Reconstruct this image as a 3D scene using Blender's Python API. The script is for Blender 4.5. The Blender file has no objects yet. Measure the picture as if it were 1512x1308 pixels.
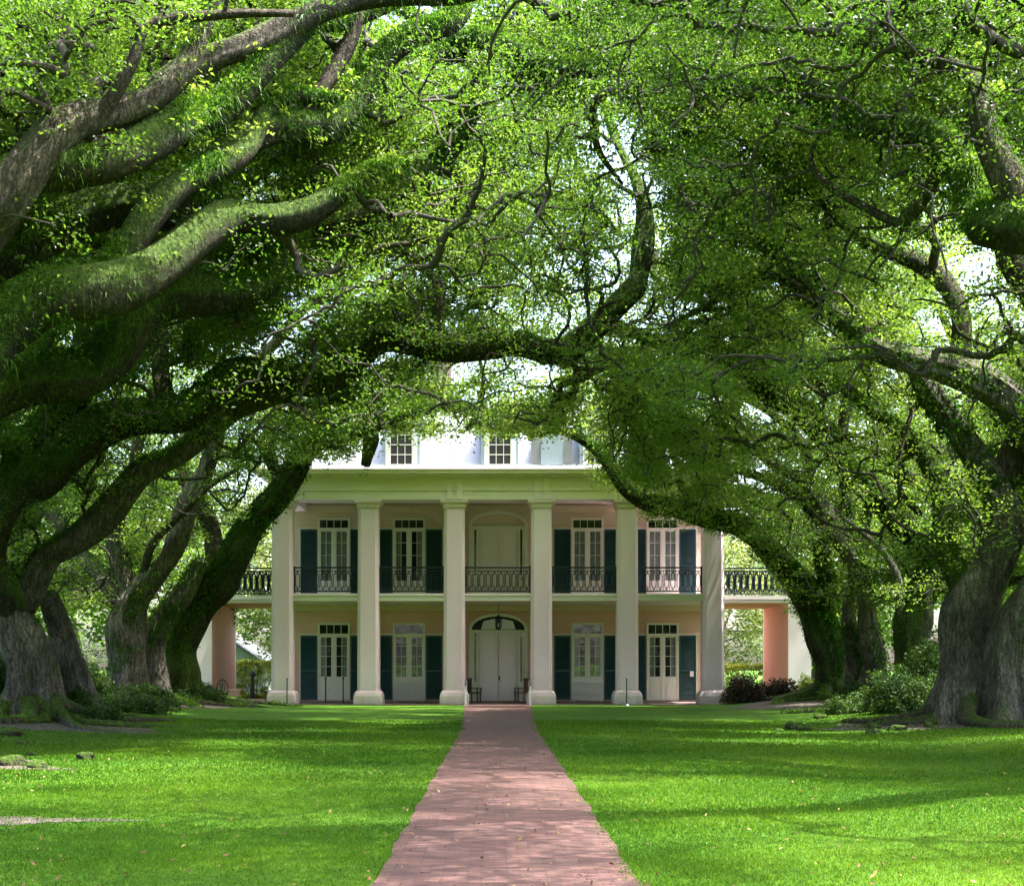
import bpy, math, random
import numpy as np
from mathutils import Vector
R = math.radians
rng = np.random.default_rng(7)
random.seed(7)
scene = bpy.context.scene
COL = scene.collection

# ------------------------------------------------------------------ camera
FPX, VX, HY, EYE = 1900.0, 730.0, 986.0, 1.7
cd = bpy.data.cameras.new('camera'); cam = bpy.data.objects.new('camera', cd); COL.objects.link(cam)
cam.location = (0, 0, EYE); cam.rotation_euler = (R(90), 0, 0)
cd.sensor_fit = 'HORIZONTAL'; cd.sensor_width = 36.0; cd.lens = 36.0 * FPX / 1512.0
cd.shift_x = (756 - VX) / 1512.0; cd.shift_y = (HY - 654) / 1512.0
cd.clip_start = 0.1; cd.clip_end = 2000
scene.camera = cam
# ------------------------------------------------------------------ light
SUN = Vector((0.36, -0.03, 0.93)).normalized()
w = bpy.data.worlds.new('World'); scene.world = w; w.use_nodes = True
nt = w.node_tree; nt.nodes.clear()
sky = nt.nodes.new('ShaderNodeTexSky'); sky.sky_type = 'NISHITA'; sky.sun_disc = False
sky.sun_elevation = math.asin(SUN.z); sky.sun_rotation = math.atan2(SUN.x, SUN.y)
sky.air_density = 1.0; sky.dust_density = 5.0; sky.ozone_density = 1.0
bg = nt.nodes.new('ShaderNodeBackground'); bg.inputs['Strength'].default_value = 0.15
wo = nt.nodes.new('ShaderNodeOutputWorld')
nt.links.new(sky.outputs[0], bg.inputs[0]); nt.links.new(bg.outputs[0], wo.inputs[0])
sl = bpy.data.lights.new('sun', 'SUN'); sl.energy = 3.0; sl.angle = R(0.5); sl.color = (1.0, 0.97, 0.92)
so = bpy.data.objects.new('sun', sl); COL.objects.link(so)
so.rotation_euler = (-SUN).to_track_quat('-Z', 'Y').to_euler(); so.location = (20, -20, 60)
vs = scene.view_settings
vs.view_transform = 'Standard'; vs.look = 'None'; vs.gamma = 1.0; vs.use_curve_mapping = False
vs.exposure = 3.0
scene.render.engine = 'CYCLES'
cy = scene.cycles
cy.max_bounces = 8; cy.diffuse_bounces = 4; cy.glossy_bounces = 2; cy.transmission_bounces = 4; cy.transparent_max_bounces = 6
cy.use_denoising = True; cy.caustics_reflective = False; cy.caustics_refractive = False
cy.sample_clamp_indirect = 8.0

# ------------------------------------------------------------------ helpers
def P(px, py, Y):
    return np.array(((px - VX) * Y / FPX, Y, EYE - (py - HY) * Y / FPX))
def proj(v):
    v = np.asarray(v); y = np.maximum(v[..., 1], 0.5)
    return VX + v[..., 0] * FPX / y, HY - (v[..., 2] - EYE) * FPX / y

def mesh_np(name, verts, face_arrays, smooth=False, tint=None):
    me = bpy.data.meshes.new(name)
    verts = np.asarray(verts, dtype=np.float32)
    fas = [np.asarray(f, dtype=np.int32) for f in face_arrays if len(f)]
    tot = np.concatenate([np.full(len(f), f.shape[1], dtype=np.int32) for f in fas])
    loops = np.concatenate([f.ravel() for f in fas])
    me.vertices.add(len(verts)); me.vertices.foreach_set('co', verts.ravel())
    me.loops.add(len(loops)); me.loops.foreach_set('vertex_index', loops)
    me.polygons.add(len(tot))
    st = np.concatenate(([0], np.cumsum(tot)[:-1])).astype(np.int32)
    me.polygons.foreach_set('loop_start', st)
    me.update(calc_edges=True)
    me.polygons.foreach_set('use_smooth', np.full(len(tot), bool(smooth)))
    if tint is not None:
        a = me.attributes.new('tint', 'FLOAT', 'FACE'); a.data.foreach_set('value', np.asarray(tint, dtype=np.float32))
    return me

def tag(o, label=None, cat=None, group=None, kind=None):
    if label: o['label'] = label
    if cat: o['category'] = cat
    if group: o['group'] = group
    if kind: o['kind'] = kind
    return o
def link(name, me, mat=None, parent=None):
    o = bpy.data.objects.new(name, me); COL.objects.link(o)
    if mat is not None and me is not None and not me.materials: me.materials.append(mat)
    if parent is not None:
        o.parent = parent
        o.matrix_parent_inverse = parent.matrix_basis.inverted() if parent.matrix_basis else o.matrix_parent_inverse
    return o
def thing(name, loc, label, cat, group=None):
    o = bpy.data.objects.new(name, None); COL.objects.link(o); o.location = loc
    o.empty_display_size = 0.3
    o['_'] = 0; del o['_']
    return tag(o, label, cat, group)

class MB:
    """collects boxes, prisms, tubes; build() links ONE mesh object"""
    def __init__(s): s.v = []; s.f = {}; s.n = 0
    def add(s, v, faces):
        v = np.asarray(v, dtype=float).reshape(-1, 3); s.v.append(v)
        for f in faces: s.f.setdefault(len(f), []).append([i + s.n for i in f])
        s.n += len(v); return s
    def addnp(s, v, fa):
        s.v.append(v)
        for f in fa:
            if len(f): s.f.setdefault(f.shape[1], []).extend((f + s.n).tolist())
        s.n += len(v); return s
    def box(s, x0, x1, y0, y1, z0, z1):
        v = [(x, y, z) for z in (z0, z1) for y in (y0, y1) for x in (x0, x1)]
        return s.add(v, [(0, 2, 3, 1), (4, 5, 7, 6), (0, 1, 5, 4), (1, 3, 7, 5), (3, 2, 6, 7), (2, 0, 4, 6)])
    def loft(s, rings, cap=True):
        k = len(rings[0]); v = [p for r in rings for p in r]; f = []
        for i in range(len(rings) - 1):
            for j in range(k):
                a = i * k + j; b = i * k + (j + 1) % k
                f.append((a, b, b + k, a + k))
        if cap:
            f.append(tuple(range(k))[::-1]); f.append(tuple((len(rings) - 1) * k + j for j in range(k)))
        return s.add(v, f)
    def prism_y(s, poly, y0, y1):          # poly of (x,z)
        return s.loft([[(x, y0, z) for x, z in poly], [(x, y1, z) for x, z in poly]])
    def tube(s, pts, rad, sides=8, closed=False):
        v, f = tube_np(np.array(pts, float), np.full(len(pts), rad) if np.isscalar(rad) else np.array(rad, float), sides, closed=closed)
        return s.addnp(v, f)
    def build(s, name, mat, parent=None, smooth=False, bevel=0):
        fa = [np.array(x) for x in s.f.values()]
        me = mesh_np(name, np.concatenate(s.v), fa, smooth)
        o = link(name, me, mat, parent)
        if bevel:
            m = o.modifiers.new('bevel', 'BEVEL'); m.width = bevel; m.segments = 2; m.limit_method = 'ANGLE'
        return o

def tube_np(p, r, sides, closed=False, lobes=None, cap=True):
    n = len(p)
    t = np.gradient(p, axis=0) if not closed else np.roll(p, -1, 0) - np.roll(p, 1, 0)
    t /= np.linalg.norm(t, axis=1, keepdims=True) + 1e-9
    ref = np.array((0., 0, 1)) if abs(t[0, 2]) < 0.9 else np.array((1., 0, 0))
    N = np.empty_like(p); u = ref - t[0] * ref.dot(t[0]); u /= np.linalg.norm(u); N[0] = u
    for i in range(1, n):
        u = u - t[i] * u.dot(t[i]); u /= np.linalg.norm(u) + 1e-9; N[i] = u
    B = np.cross(t, N)
    a = np.linspace(0, 2 * np.pi, sides, endpoint=False)
    rr = np.repeat(r[:, None], sides, 1)
    if lobes is not None: rr = rr * lobes(a, n)
    v = p[:, None, :] + rr[..., None] * (np.cos(a)[None, :, None] * N[:, None, :] + np.sin(a)[None, :, None] * B[:, None, :])
    v = v.reshape(-1, 3)
    m = n if closed else n - 1
    i = np.arange(m)[:, None]; j = np.arange(sides)[None, :]; i2 = (i + 1) % n; j2 = (j + 1) % sides
    q = np.stack([i * sides + j, i * sides + j2, i2 * sides + j2, i2 * sides + j], -1).reshape(-1, 4)
    fa = [q]
    if cap and not closed:
        fa.append(np.array([list(range(sides))[::-1], [(n - 1) * sides + k for k in range(sides)]]))
    return v, fa

def spline(pts, vals, step=0.25):
    pts = np.array(pts, float); vals = np.array(vals, float)
    ext = np.vstack([2 * pts[0] - pts[1], pts, 2 * pts[-1] - pts[-2]])
    outp, outv = [], []
    for i in range(1, len(ext) - 2):
        p0, p1, p2, p3 = ext[i - 1:i + 3]
        k = max(2, int(np.linalg.norm(p2 - p1) / step))
        for u in np.linspace(0, 1, k, endpoint=False):
            outp.append(0.5 * ((2 * p1) + (-p0 + p2) * u + (2 * p0 - 5 * p1 + 4 * p2 - p3) * u * u + (-p0 + 3 * p1 - 3 * p2 + p3) * u ** 3))
            outv.append(vals[i - 1] * (1 - u) + vals[i] * u)
    outp.append(pts[-1]); outv.append(vals[-1])
    return np.array(outp), np.array(outv)

def wob(x, seed):          # cheap smooth vector noise field in [-1,1]
    r = np.random.default_rng(seed); out = 0
    for k in range(6):
        d = r.normal(size=3); out = out + np.sin(x @ d + r.uniform(0, 6.28))
    return out / 3.5

# ------------------------------------------------------------------ materials
def new_mat(name):
    m = bpy.data.materials.new(name); m.use_nodes = True
    n = m.node_tree; n.nodes.clear(); out = n.nodes.new('ShaderNodeOutputMaterial')
    return m, n, out
def N(n, t, **kw):
    o = n.nodes.new(t)
    for k, v in kw.items():
        if k in o.inputs: o.inputs[k].default_value = v
        else: setattr(o, k, v)
    return o
def ramp(n, stops, fac):
    r = n.nodes.new('ShaderNodeValToRGB'); e = r.color_ramp.elements
    while len(e) < len(stops): e.new(0.5)
    for i, (p, c) in enumerate(stops):
        e[i].position = p; e[i].color = (*c, 1) if len(c) == 3 else c
    n.links.new(fac, r.inputs[0]); return r
def L(n, a, b): n.links.new(a, b)

def plaster(name, c1, c2, scale=0.7, rough=0.75, bump=0.15, grime=(0.0, 0.0), dirt=(0.25, 0.24, 0.22)):
    m, n, out = new_mat(name)
    tc = N(n, 'ShaderNodeTexCoord'); mp = N(n, 'ShaderNodeMapping'); mp.inputs['Scale'].default_value = (1, 1, 0.35)
    L(n, tc.outputs['Object'], mp.inputs[0])
    a = N(n, 'ShaderNodeTexNoise', Scale=scale, Detail=8.0, Roughness=0.65); L(n, mp.outputs[0], a.inputs['Vector'])
    r = ramp(n, [(0.3, c1), (0.7, c2)], a.outputs['Fac'])
    col = r.outputs[0]
    if grime[1] > 0:      # weathering that climbs from the foot
        sp = N(n, 'ShaderNodeSeparateXYZ'); g = N(n, 'ShaderNodeNewGeometry'); L(n, g.outputs['Position'], sp.inputs[0])
        mr = N(n, 'ShaderNodeMapRange'); mr.inputs[1].default_value = grime[1]; mr.inputs[2].default_value = grime[0]
        L(n, sp.outputs['Z'], mr.inputs[0])
        nb = N(n, 'ShaderNodeTexNoise', Scale=5.0, Detail=6.0); L(n, tc.outputs['Object'], nb.inputs['Vector'])
        mu = N(n, 'ShaderNodeMath', operation='MULTIPLY'); L(n, mr.outputs[0], mu.inputs[0]); L(n, nb.outputs['Fac'], mu.inputs[1])
        mx = N(n, 'ShaderNodeMix', data_type='RGBA'); L(n, mu.outputs[0], mx.inputs[0]); L(n, col, mx.inputs[6]); mx.inputs[7].default_value = (*dirt, 1)
        col = mx.outputs[2]
    f = N(n, 'ShaderNodeTexNoise', Scale=25.0, Detail=4.0); L(n, tc.outputs['Object'], f.inputs['Vector'])
    b = N(n, 'ShaderNodeBump', Strength=bump, Distance=0.02); L(n, f.outputs['Fac'], b.inputs['Height'])
    p = N(n, 'ShaderNodeBsdfPrincipled', Roughness=rough); L(n, col, p.inputs['Base Color']); L(n, b.outputs[0], p.inputs['Normal'])
    L(n, p.outputs[0], out.inputs[0]); return m

def bark(name, c1, c2, moss_lo, moss_hi, mossc=((0.035, 0.075, 0.008), (0.10, 0.17, 0.02))):
    m, n, out = new_mat(name)
    tc = N(n, 'ShaderNodeTexCoord'); g = N(n, 'ShaderNodeNewGeometry')
    mp = N(n, 'ShaderNodeMapping'); mp.inputs['Scale'].default_value = (1, 1, 0.22); L(n, tc.outputs['Object'], mp.inputs[0])
    a = N(n, 'ShaderNodeTexNoise', Scale=7.0, Detail=9.0, Roughness=0.75, Distortion=0.9); L(n, mp.outputs[0], a.inputs['Vector'])
    mp2 = N(n, 'ShaderNodeMapping'); mp2.inputs['Scale'].default_value = (1, 1, 0.13); wv = N(n, 'ShaderNodeTexNoise', Scale=3.0, Detail=5.0, Roughness=0.65); L(n, tc.outputs['Object'], wv.inputs['Vector'])
    wa = N(n, 'ShaderNodeVectorMath', operation='MULTIPLY_ADD'); L(n, wv.outputs['Color'], wa.inputs[0]); wa.inputs[1].default_value = (.35, .35, 1.2); L(n, tc.outputs['Object'], wa.inputs[2]); L(n, wa.outputs[0], mp2.inputs[0])
    v = N(n, 'ShaderNodeTexVoronoi', Scale=10.0); v.feature = 'DISTANCE_TO_EDGE'; L(n, mp2.outputs[0], v.inputs['Vector'])
    big = N(n, 'ShaderNodeTexNoise', Scale=0.8, Detail=4.0); L(n, tc.outputs['Object'], big.inputs['Vector'])
    r = ramp(n, [(0.28, tuple(x * 0.45 for x in c1)), (0.45, c1), (0.72, c2)], a.outputs['Fac'])
    ck = N(n, 'ShaderNodeMapRange'); ck.inputs[1].default_value = 0.0; ck.inputs[2].default_value = 0.16; ck.inputs[3].default_value = 0.42; L(n, v.outputs['Distance'], ck.inputs[0])
    pt = ramp(n, [(0.35, (0.55, 0.55, 0.55)), (0.65, (1.1, 1.08, 1.05))], big.outputs['Fac'])
    m1 = N(n, 'ShaderNodeMix', data_type='RGBA', blend_type='MULTIPLY'); m1.inputs[0].default_value = 1.0; L(n, r.outputs[0], m1.inputs[6]); L(n, pt.outputs[0], m1.inputs[7])
    r2 = N(n, 'ShaderNodeVectorMath', operation='SCALE'); L(n, m1.outputs[2], r2.inputs[0]); L(n, ck.outputs[0], r2.inputs['Scale'])
    # moss on the upper sides
    sp = N(n, 'ShaderNodeSeparateXYZ'); L(n, g.outputs['Normal'], sp.inputs[0])
    nb = N(n, 'ShaderNodeTexNoise', Scale=2.2, Detail=6.0, Roughness=0.7); L(n, tc.outputs['Object'], nb.inputs['Vector'])
    ad = N(n, 'ShaderNodeMath', operation='MULTIPLY_ADD'); L(n, nb.outputs['Fac'], ad.inputs[0]); ad.inputs[1].default_value = 1.6; L(n, sp.outputs['Z'], ad.inputs[2])
    mr = N(n, 'ShaderNodeMapRange'); mr.inputs[1].default_value = moss_lo; mr.inputs[2].default_value = moss_hi; L(n, ad.outputs[0], mr.inputs[0])
    mc = N(n, 'ShaderNodeTexNoise', Scale=14.0, Detail=5.0); L(n, tc.outputs['Object'], mc.inputs['Vector'])
    mcol = ramp(n, [(0.36, mossc[0]), (0.7, mossc[1])], mc.outputs['Fac'])
    mx = N(n, 'ShaderNodeMix', data_type='RGBA'); L(n, mr.outputs[0], mx.inputs[0]); L(n, r2.outputs[0], mx.inputs[6]); L(n, mcol.outputs[0], mx.inputs[7])
    hs = N(n, 'ShaderNodeMath', operation='MULTIPLY_ADD'); L(n, a.outputs['Fac'], hs.inputs[0]); hs.inputs[1].default_value = 1.0; L(n, v.outputs['Distance'], hs.inputs[2])
    b = N(n, 'ShaderNodeBump', Strength=1.0, Distance=0.14); L(n, hs.outputs[0], b.inputs['Height'])
    p = N(n, 'ShaderNodeBsdfPrincipled', Roughness=0.9); p.inputs['Specular IOR Level'].default_value = 0.2
    L(n, mx.outputs[2], p.inputs['Base Color']); L(n, b.outputs[0], p.inputs['Normal']); L(n, p.outputs[0], out.inputs[0])
    return m

def leafy(name, stops, trans, tfac=0.45, rough=0.45, spec=0.35):
    m, n, out = new_mat(name)
    at = N(n, 'ShaderNodeAttribute'); at.attribute_name = 'tint'
    r = ramp(n, stops, at.outputs['Fac'])
    p = N(n, 'ShaderNodeBsdfPrincipled', Roughness=rough); p.inputs['Specular IOR Level'].default_value = spec
    L(n, r.outputs[0], p.inputs['Base Color'])
    t = N(n, 'ShaderNodeBsdfTranslucent'); rt = ramp(n, trans, at.outputs['Fac']); L(n, rt.outputs[0], t.inputs[0])
    mx = N(n, 'ShaderNodeMixShader'); mx.inputs[0].default_value = tfac
    L(n, p.outputs[0], mx.inputs[1]); L(n, t.outputs[0], mx.inputs[2]); L(n, mx.outputs[0], out.inputs[0]); return m

def simple(name, c, rough=0.5, metal=0.0, spec=0.5, var=0.15):
    m, n, out = new_mat(name)
    tc = N(n, 'ShaderNodeTexCoord'); a = N(n, 'ShaderNodeTexNoise', Scale=6.0, Detail=5.0); L(n, tc.outputs['Object'], a.inputs['Vector'])
    r = ramp(n, [(0.25, tuple(x * (1 - var) for x in c)), (0.75, tuple(min(1, x * (1 + var)) for x in c))], a.outputs['Fac'])
    p = N(n, 'ShaderNodeBsdfPrincipled', Roughness=rough, Metallic=metal); p.inputs['Specular IOR Level'].default_value = spec
    L(n, r.outputs[0], p.inputs['Base Color']); L(n, p.outputs[0], out.inputs[0]); return m

M = {}
M['column'] = plaster('column_plaster', (0.71, 0.53, 0.66), (0.79, 0.61, 0.74), grime=(0.0, 1.6), dirt=(0.34, 0.28, 0.31))
M['base'] = plaster('base_plaster', (0.54, 0.42, 0.48), (0.68, 0.54, 0.60), scale=1.6, grime=(0.0, 0.8), dirt=(0.2, 0.18, 0.2))
M['white'] = plaster('white_paint', (0.81, 0.67, 0.79), (0.87, 0.73, 0.85), scale=0.5, rough=0.55, bump=0.05)
M['wing'] = plaster('wing_plaster', (0.73, 0.62, 0.69), (0.81, 0.70, 0.77), grime=(0.0, 1.0), dirt=(0.30, 0.28, 0.32))
M['tan'] = plaster('tan_plaster', (0.62, 0.47, 0.38), (0.72, 0.56, 0.46), scale=0.4)
M['pink'] = plaster('pink_plaster', (0.64, 0.36, 0.31), (0.76, 0.46, 0.40), scale=0.4, grime=(0.0, 0.9), dirt=(0.4, 0.27, 0.24))
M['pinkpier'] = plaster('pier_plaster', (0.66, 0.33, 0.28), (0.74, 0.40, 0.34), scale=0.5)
M['door'] = plaster('door_paint', (0.70, 0.62, 0.63), (0.78, 0.70, 0.71), scale=0.6, rough=0.45, bump=0.03, grime=(0.1, 0.9), dirt=(0.45, 0.42, 0.46))
M['frame'] = simple('frame_paint', (0.72, 0.68, 0.62), 0.5, var=0.06)
M['shutter'] = simple('teal_paint', (0.012, 0.055, 0.068), 0.45, var=0.25)
M['iron'] = simple('dark_iron', (0.012, 0.02, 0.028), 0.45, 0.3)
M['irongreen'] = simple('green_iron', (0.02, 0.045, 0.04), 0.5, 0.2)
M['bronze'] = simple('bronze', (0.06, 0.04, 0.03), 0.45, 0.5)
M['room'] = simple('dark_room', (0.02, 0.022, 0.026), 0.8)  # painted darkness of unlit rooms, for backing boards and panes
M['curtain'] = simple('curtain_cloth', (0.42, 0.42, 0.41), 0.9, var=0.2)
M['metalroof'] = simple('white_metal_roof', (0.20, 0.21, 0.235), 0.45, 0.0, var=0.05)
M['dormertrim'] = simple('dormer_trim', (0.66, 0.69, 0.72), 0.5, var=0.05)
M['slate'] = simple('slate', (0.10, 0.11, 0.14), 0.5, var=0.6)
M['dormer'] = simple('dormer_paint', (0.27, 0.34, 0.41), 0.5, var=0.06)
M['chimney'] = simple('chimney_brick', (0.24, 0.16, 0.13), 0.9, var=0.4)
M['porch'] = simple('porch_brick', (0.11, 0.075, 0.07), 0.8, var=0.4)
M['shedwall'] = simple('shed_boards', (0.26, 0.27, 0.28), 0.8)
M['shedroof'] = simple('shed_roof', (0.07, 0.075, 0.085), 0.7)
M['redwood'] = simple('red_brown_wood', (0.18, 0.08, 0.065), 0.55)
M['whiteiron'] = simple('white_iron', (0.66, 0.66, 0.70), 0.5, var=0.1)
M['stone'] = plaster('stone', (0.07, 0.065, 0.05), (0.22, 0.20, 0.16), scale=4.0, rough=0.9, bump=0.8)
M['mossstone'] = bark('mossy_stone', (0.06, 0.05, 0.035), (0.17, 0.15, 0.10), 0.75, 1.35)
def glass():
    m, n, out = new_mat('window_glass')
    t = N(n, 'ShaderNodeBsdfTransparent'); t.inputs[0].default_value = (0.82, 0.86, 0.86, 1)
    g = N(n, 'ShaderNodeBsdfGlossy', Roughness=0.03)
    tc = N(n, 'ShaderNodeTexCoord'); a = N(n, 'ShaderNodeTexNoise', Scale=3.0, Detail=2.0); L(n, tc.outputs['Object'], a.inputs['Vector'])
    b = N(n, 'ShaderNodeBump', Strength=0.12, Distance=0.05); L(n, a.outputs['Fac'], b.inputs['Height']); L(n, b.outputs[0], g.inputs['Normal'])
    mx = N(n, 'ShaderNodeMixShader'); mx.inputs[0].default_value = 0.05
    L(n, t.outputs[0], mx.inputs[1]); L(n, g.outputs[0], mx.inputs[2]); L(n, mx.outputs[0], out.inputs[0]); return m
M['glass'] = glass()
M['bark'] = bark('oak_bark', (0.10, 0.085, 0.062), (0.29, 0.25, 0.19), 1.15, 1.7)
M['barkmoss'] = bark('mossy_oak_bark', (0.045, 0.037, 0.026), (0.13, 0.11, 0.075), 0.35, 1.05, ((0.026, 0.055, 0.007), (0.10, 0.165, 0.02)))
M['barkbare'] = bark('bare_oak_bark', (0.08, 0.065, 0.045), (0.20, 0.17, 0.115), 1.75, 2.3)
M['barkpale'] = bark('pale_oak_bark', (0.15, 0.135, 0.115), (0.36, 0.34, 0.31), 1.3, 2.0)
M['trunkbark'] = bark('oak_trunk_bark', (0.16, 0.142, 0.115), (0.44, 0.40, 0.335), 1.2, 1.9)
M['twig'] = simple('twig_bark', (0.035, 0.028, 0.018), 0.9)
M['leaf'] = leafy('oak_leaf', [(0.0, (0.020, 0.050, 0.010)), (0.5, (0.060, 0.118, 0.018)), (1.0, (0.13, 0.19, 0.035))],
                  [(0.0, (0.045, 0.12, 0.010)), (0.5, (0.17, 0.32, 0.022)), (1.0, (0.42, 0.58, 0.06))])
M['fern'] = leafy('resurrection_fern', [(0.0, (0.012, 0.048, 0.006)), (0.5, (0.05, 0.14, 0.010)), (1.0, (0.14, 0.24, 0.018))],
                  [(0.0, (0.03, 0.12, 0.008)), (0.5, (0.11, 0.27, 0.013)), (1.0, (0.28, 0.44, 0.025))], 0.38, 0.5, 0.22)
M['ivyleaf'] = leafy('ivy_leaf', [(0.0, (0.010, 0.032, 0.006)), (0.5, (0.03, 0.075, 0.009)), (1.0, (0.08, 0.13, 0.018))],
                     [(0.0, (0.02, 0.07, 0.006)), (0.5, (0.06, 0.15, 0.01)), (1.0, (0.18, 0.28, 0.02))], 0.3, 0.45, 0.3)
M['palebush'] = leafy('pale_leaf', [(0.0, (0.04, 0.07, 0.02)), (0.5, (0.13, 0.17, 0.045)), (1.0, (0.30, 0.31, 0.13))],
                      [(0.0, (0.10, 0.18, 0.03)), (1.0, (0.42, 0.48, 0.12))], 0.4)
M['hedge'] = leafy('hedge_leaf', [(0.0, (0.04, 0.09, 0.01)), (0.5, (0.12, 0.17, 0.012)), (1.0, (0.32, 0.33, 0.02))],
                   [(0.0, (0.10, 0.2, 0.01)), (1.0, (0.5, 0.5, 0.03))], 0.35)
M['darkbush'] = leafy('dark_red_leaf', [(0.0, (0.012, 0.018, 0.01)), (0.6, (0.035, 0.03, 0.02)), (1.0, (0.10, 0.04, 0.03))],
                      [(0.0, (0.02, 0.04, 0.01)), (1.0, (0.16, 0.07, 0.03))], 0.25)
M['pinkbush'] = leafy('pink_blossom', [(0.0, (0.06, 0.10, 0.03)), (0.45, (0.5, 0.30, 0.28)), (1.0, (0.75, 0.6, 0.56))],
                      [(0.0, (0.1, 0.2, 0.03)), (1.0, (0.6, 0.4, 0.35))], 0.3)
M['grass'] = leafy('grass_blade', [(0.0, (0.020, 0.070, 0.004)), (0.5, (0.045, 0.120, 0.005)), (1.0, (0.115, 0.188, 0.010))],
                   [(0.0, (0.05, 0.16, 0.005)), (1.0, (0.24, 0.38, 0.014))], 0.4, 0.6, 0.12)

def lawn_mat():
    m, n, out = new_mat('lawn')
    g = N(n, 'ShaderNodeNewGeometry')
    a = N(n, 'ShaderNodeTexNoise', Scale=0.35, Detail=6.0, Roughness=0.6); L(n, g.outputs['Position'], a.inputs['Vector'])
    mp = N(n, 'ShaderNodeMapping'); mp.inputs['Scale'].default_value = (1, 0.45, 1); L(n, g.outputs['Position'], mp.inputs[0])
    f = N(n, 'ShaderNodeTexNoise', Scale=22.0, Detail=6.0, Roughness=0.75); L(n, mp.outputs[0], f.inputs['Vector'])
    mu = N(n, 'ShaderNodeMath', operation='MULTIPLY_ADD'); L(n, f.outputs['Fac'], mu.inputs[0]); mu.inputs[1].default_value = 0.7
    sc = N(n, 'ShaderNodeMath', operation='MULTIPLY'); L(n, a.outputs['Fac'], sc.inputs[0]); sc.inputs[1].default_value = 0.45; L(n, sc.outputs[0], mu.inputs[2])
    r = ramp(n, [(0.32, (0.018, 0.062, 0.004)), (0.55, (0.044, 0.118, 0.005)), (0.78, (0.105, 0.18, 0.010))], mu.outputs[0])
    b = N(n, 'ShaderNodeBump', Strength=0.9, Distance=0.06); L(n, f.outputs['Fac'], b.inputs['Height'])
    p = N(n, 'ShaderNodeBsdfPrincipled', Roughness=0.85); p.inputs['Specular IOR Level'].default_value = 0.15
    p.inputs['Sheen Weight'].default_value = 0.0
    L(n, r.outputs[0], p.inputs['Base Color']); L(n, b.outputs[0], p.inputs['Normal']); L(n, p.outputs[0], out.inputs[0]); return m
M['lawn'] = lawn_mat()
def path_mat():
    m, n, out = new_mat('brick_path')
    g = N(n, 'ShaderNodeNewGeometry')
    br = N(n, 'ShaderNodeTexBrick', Scale=1.0); br.inputs['Brick Width'].default_value = 0.21; br.inputs['Row Height'].default_value = 0.075
    br.inputs['Mortar Size'].default_value = 0.006; br.inputs['Bias'].default_value = 0.0
    br.inputs['Color1'].default_value = (0.068, 0.027, 0.022, 1); br.inputs['Color2'].default_value = (0.15, 0.066, 0.053, 1); br.inputs['Mortar'].default_value = (0.05, 0.028, 0.022, 1)
    L(n, g.outputs['Position'], br.inputs['Vector'])
    a = N(n, 'ShaderNodeTexNoise', Scale=1.1, Detail=8.0, Roughness=0.7); L(n, g.outputs['Position'], a.inputs['Vector'])
    r = ramp(n, [(0.28, (0.42, 0.44, 0.40)), (0.5, (0.8, 0.78, 0.76)), (0.72, (1.0, 1.0, 1.0))], a.outputs['Fac'])
    mx = N(n, 'ShaderNodeMix', data_type='RGBA', blend_type='MULTIPLY'); mx.inputs[0].default_value = 1.0
    L(n, br.outputs['Color'], mx.inputs[6]); L(n, r.outputs[0], mx.inputs[7])
    f = N(n, 'ShaderNodeTexNoise', Scale=60.0, Detail=3.0); L(n, g.outputs['Position'], f.inputs['Vector'])
    hh = N(n, 'ShaderNodeMath', operation='MULTIPLY_ADD'); L(n, f.outputs['Fac'], hh.inputs[0]); hh.inputs[1].default_value = 0.5; L(n, br.outputs['Fac'], hh.inputs[2])
    b = N(n, 'ShaderNodeBump', Strength=0.35, Distance=0.012); b.invert = True; L(n, hh.outputs[0], b.inputs['Height'])
    p = N(n, 'ShaderNodeBsdfPrincipled', Roughness=0.8); L(n, mx.outputs[2], p.inputs['Base Color']); L(n, b.outputs[0], p.inputs['Normal']); L(n, p.outputs[0], out.inputs[0]); return m
M['path'] = path_mat()
def soil_mat():
    m, n, out = new_mat('bare_soil')
    g = N(n, 'ShaderNodeNewGeometry'); a = N(n, 'ShaderNodeTexNoise', Scale=9.0, Detail=8.0, Roughness=0.75); L(n, g.outputs['Position'], a.inputs['Vector'])
    r = ramp(n, [(0.35, (0.03, 0.025, 0.018)), (0.6, (0.13, 0.10, 0.075)), (0.8, (0.17, 0.14, 0.10))], a.outputs['Fac'])
    b = N(n, 'ShaderNodeBump', Strength=1.0, Distance=0.05); L(n, a.outputs['Fac'], b.inputs['Height'])
    p = N(n, 'ShaderNodeBsdfPrincipled', Roughness=0.95); L(n, r.outputs[0], p.inputs['Base Color']); L(n, b.outputs[0], p.inputs['Normal']); L(n, p.outputs[0], out.inputs[0]); return m
M['soil'] = soil_mat()

# ------------------------------------------------------------------ ground
PC = 0.085                                    # path centre line
def ground_z(x, y):
    x = np.asarray(x, float); y = np.asarray(y, float)
    side = np.clip((np.abs(x) - 8.5) / 6, 0, 1); side = side * side * (3 - 2 * side)
    und = 0.03 * np.sin(x * 0.55 + 1) * np.sin(y * 0.37) * np.clip((np.abs(x) - 1.5) / 2, 0, 1)
    far = np.clip((66 - y) / 8, 0, 1)
    return side * 0.32 * far + und * far
gx = np.concatenate([np.linspace(-400, -30, 12), np.linspace(-28, -2, 53), np.linspace(-1.5, 1.7, 8), np.linspace(2, 28, 53), np.linspace(30, 400, 12)])
gy = np.concatenate([np.linspace(-200, -5, 8), np.linspace(-3, 80, 120), np.linspace(84, 800, 24)])
GX, GY = np.meshgrid(gx, gy); GZ = ground_z(GX, GY) - 0.012 * 0
gv = np.stack([GX, GY, GZ], -1).reshape(-1, 3); nx, ny = len(gx), len(gy)
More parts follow.
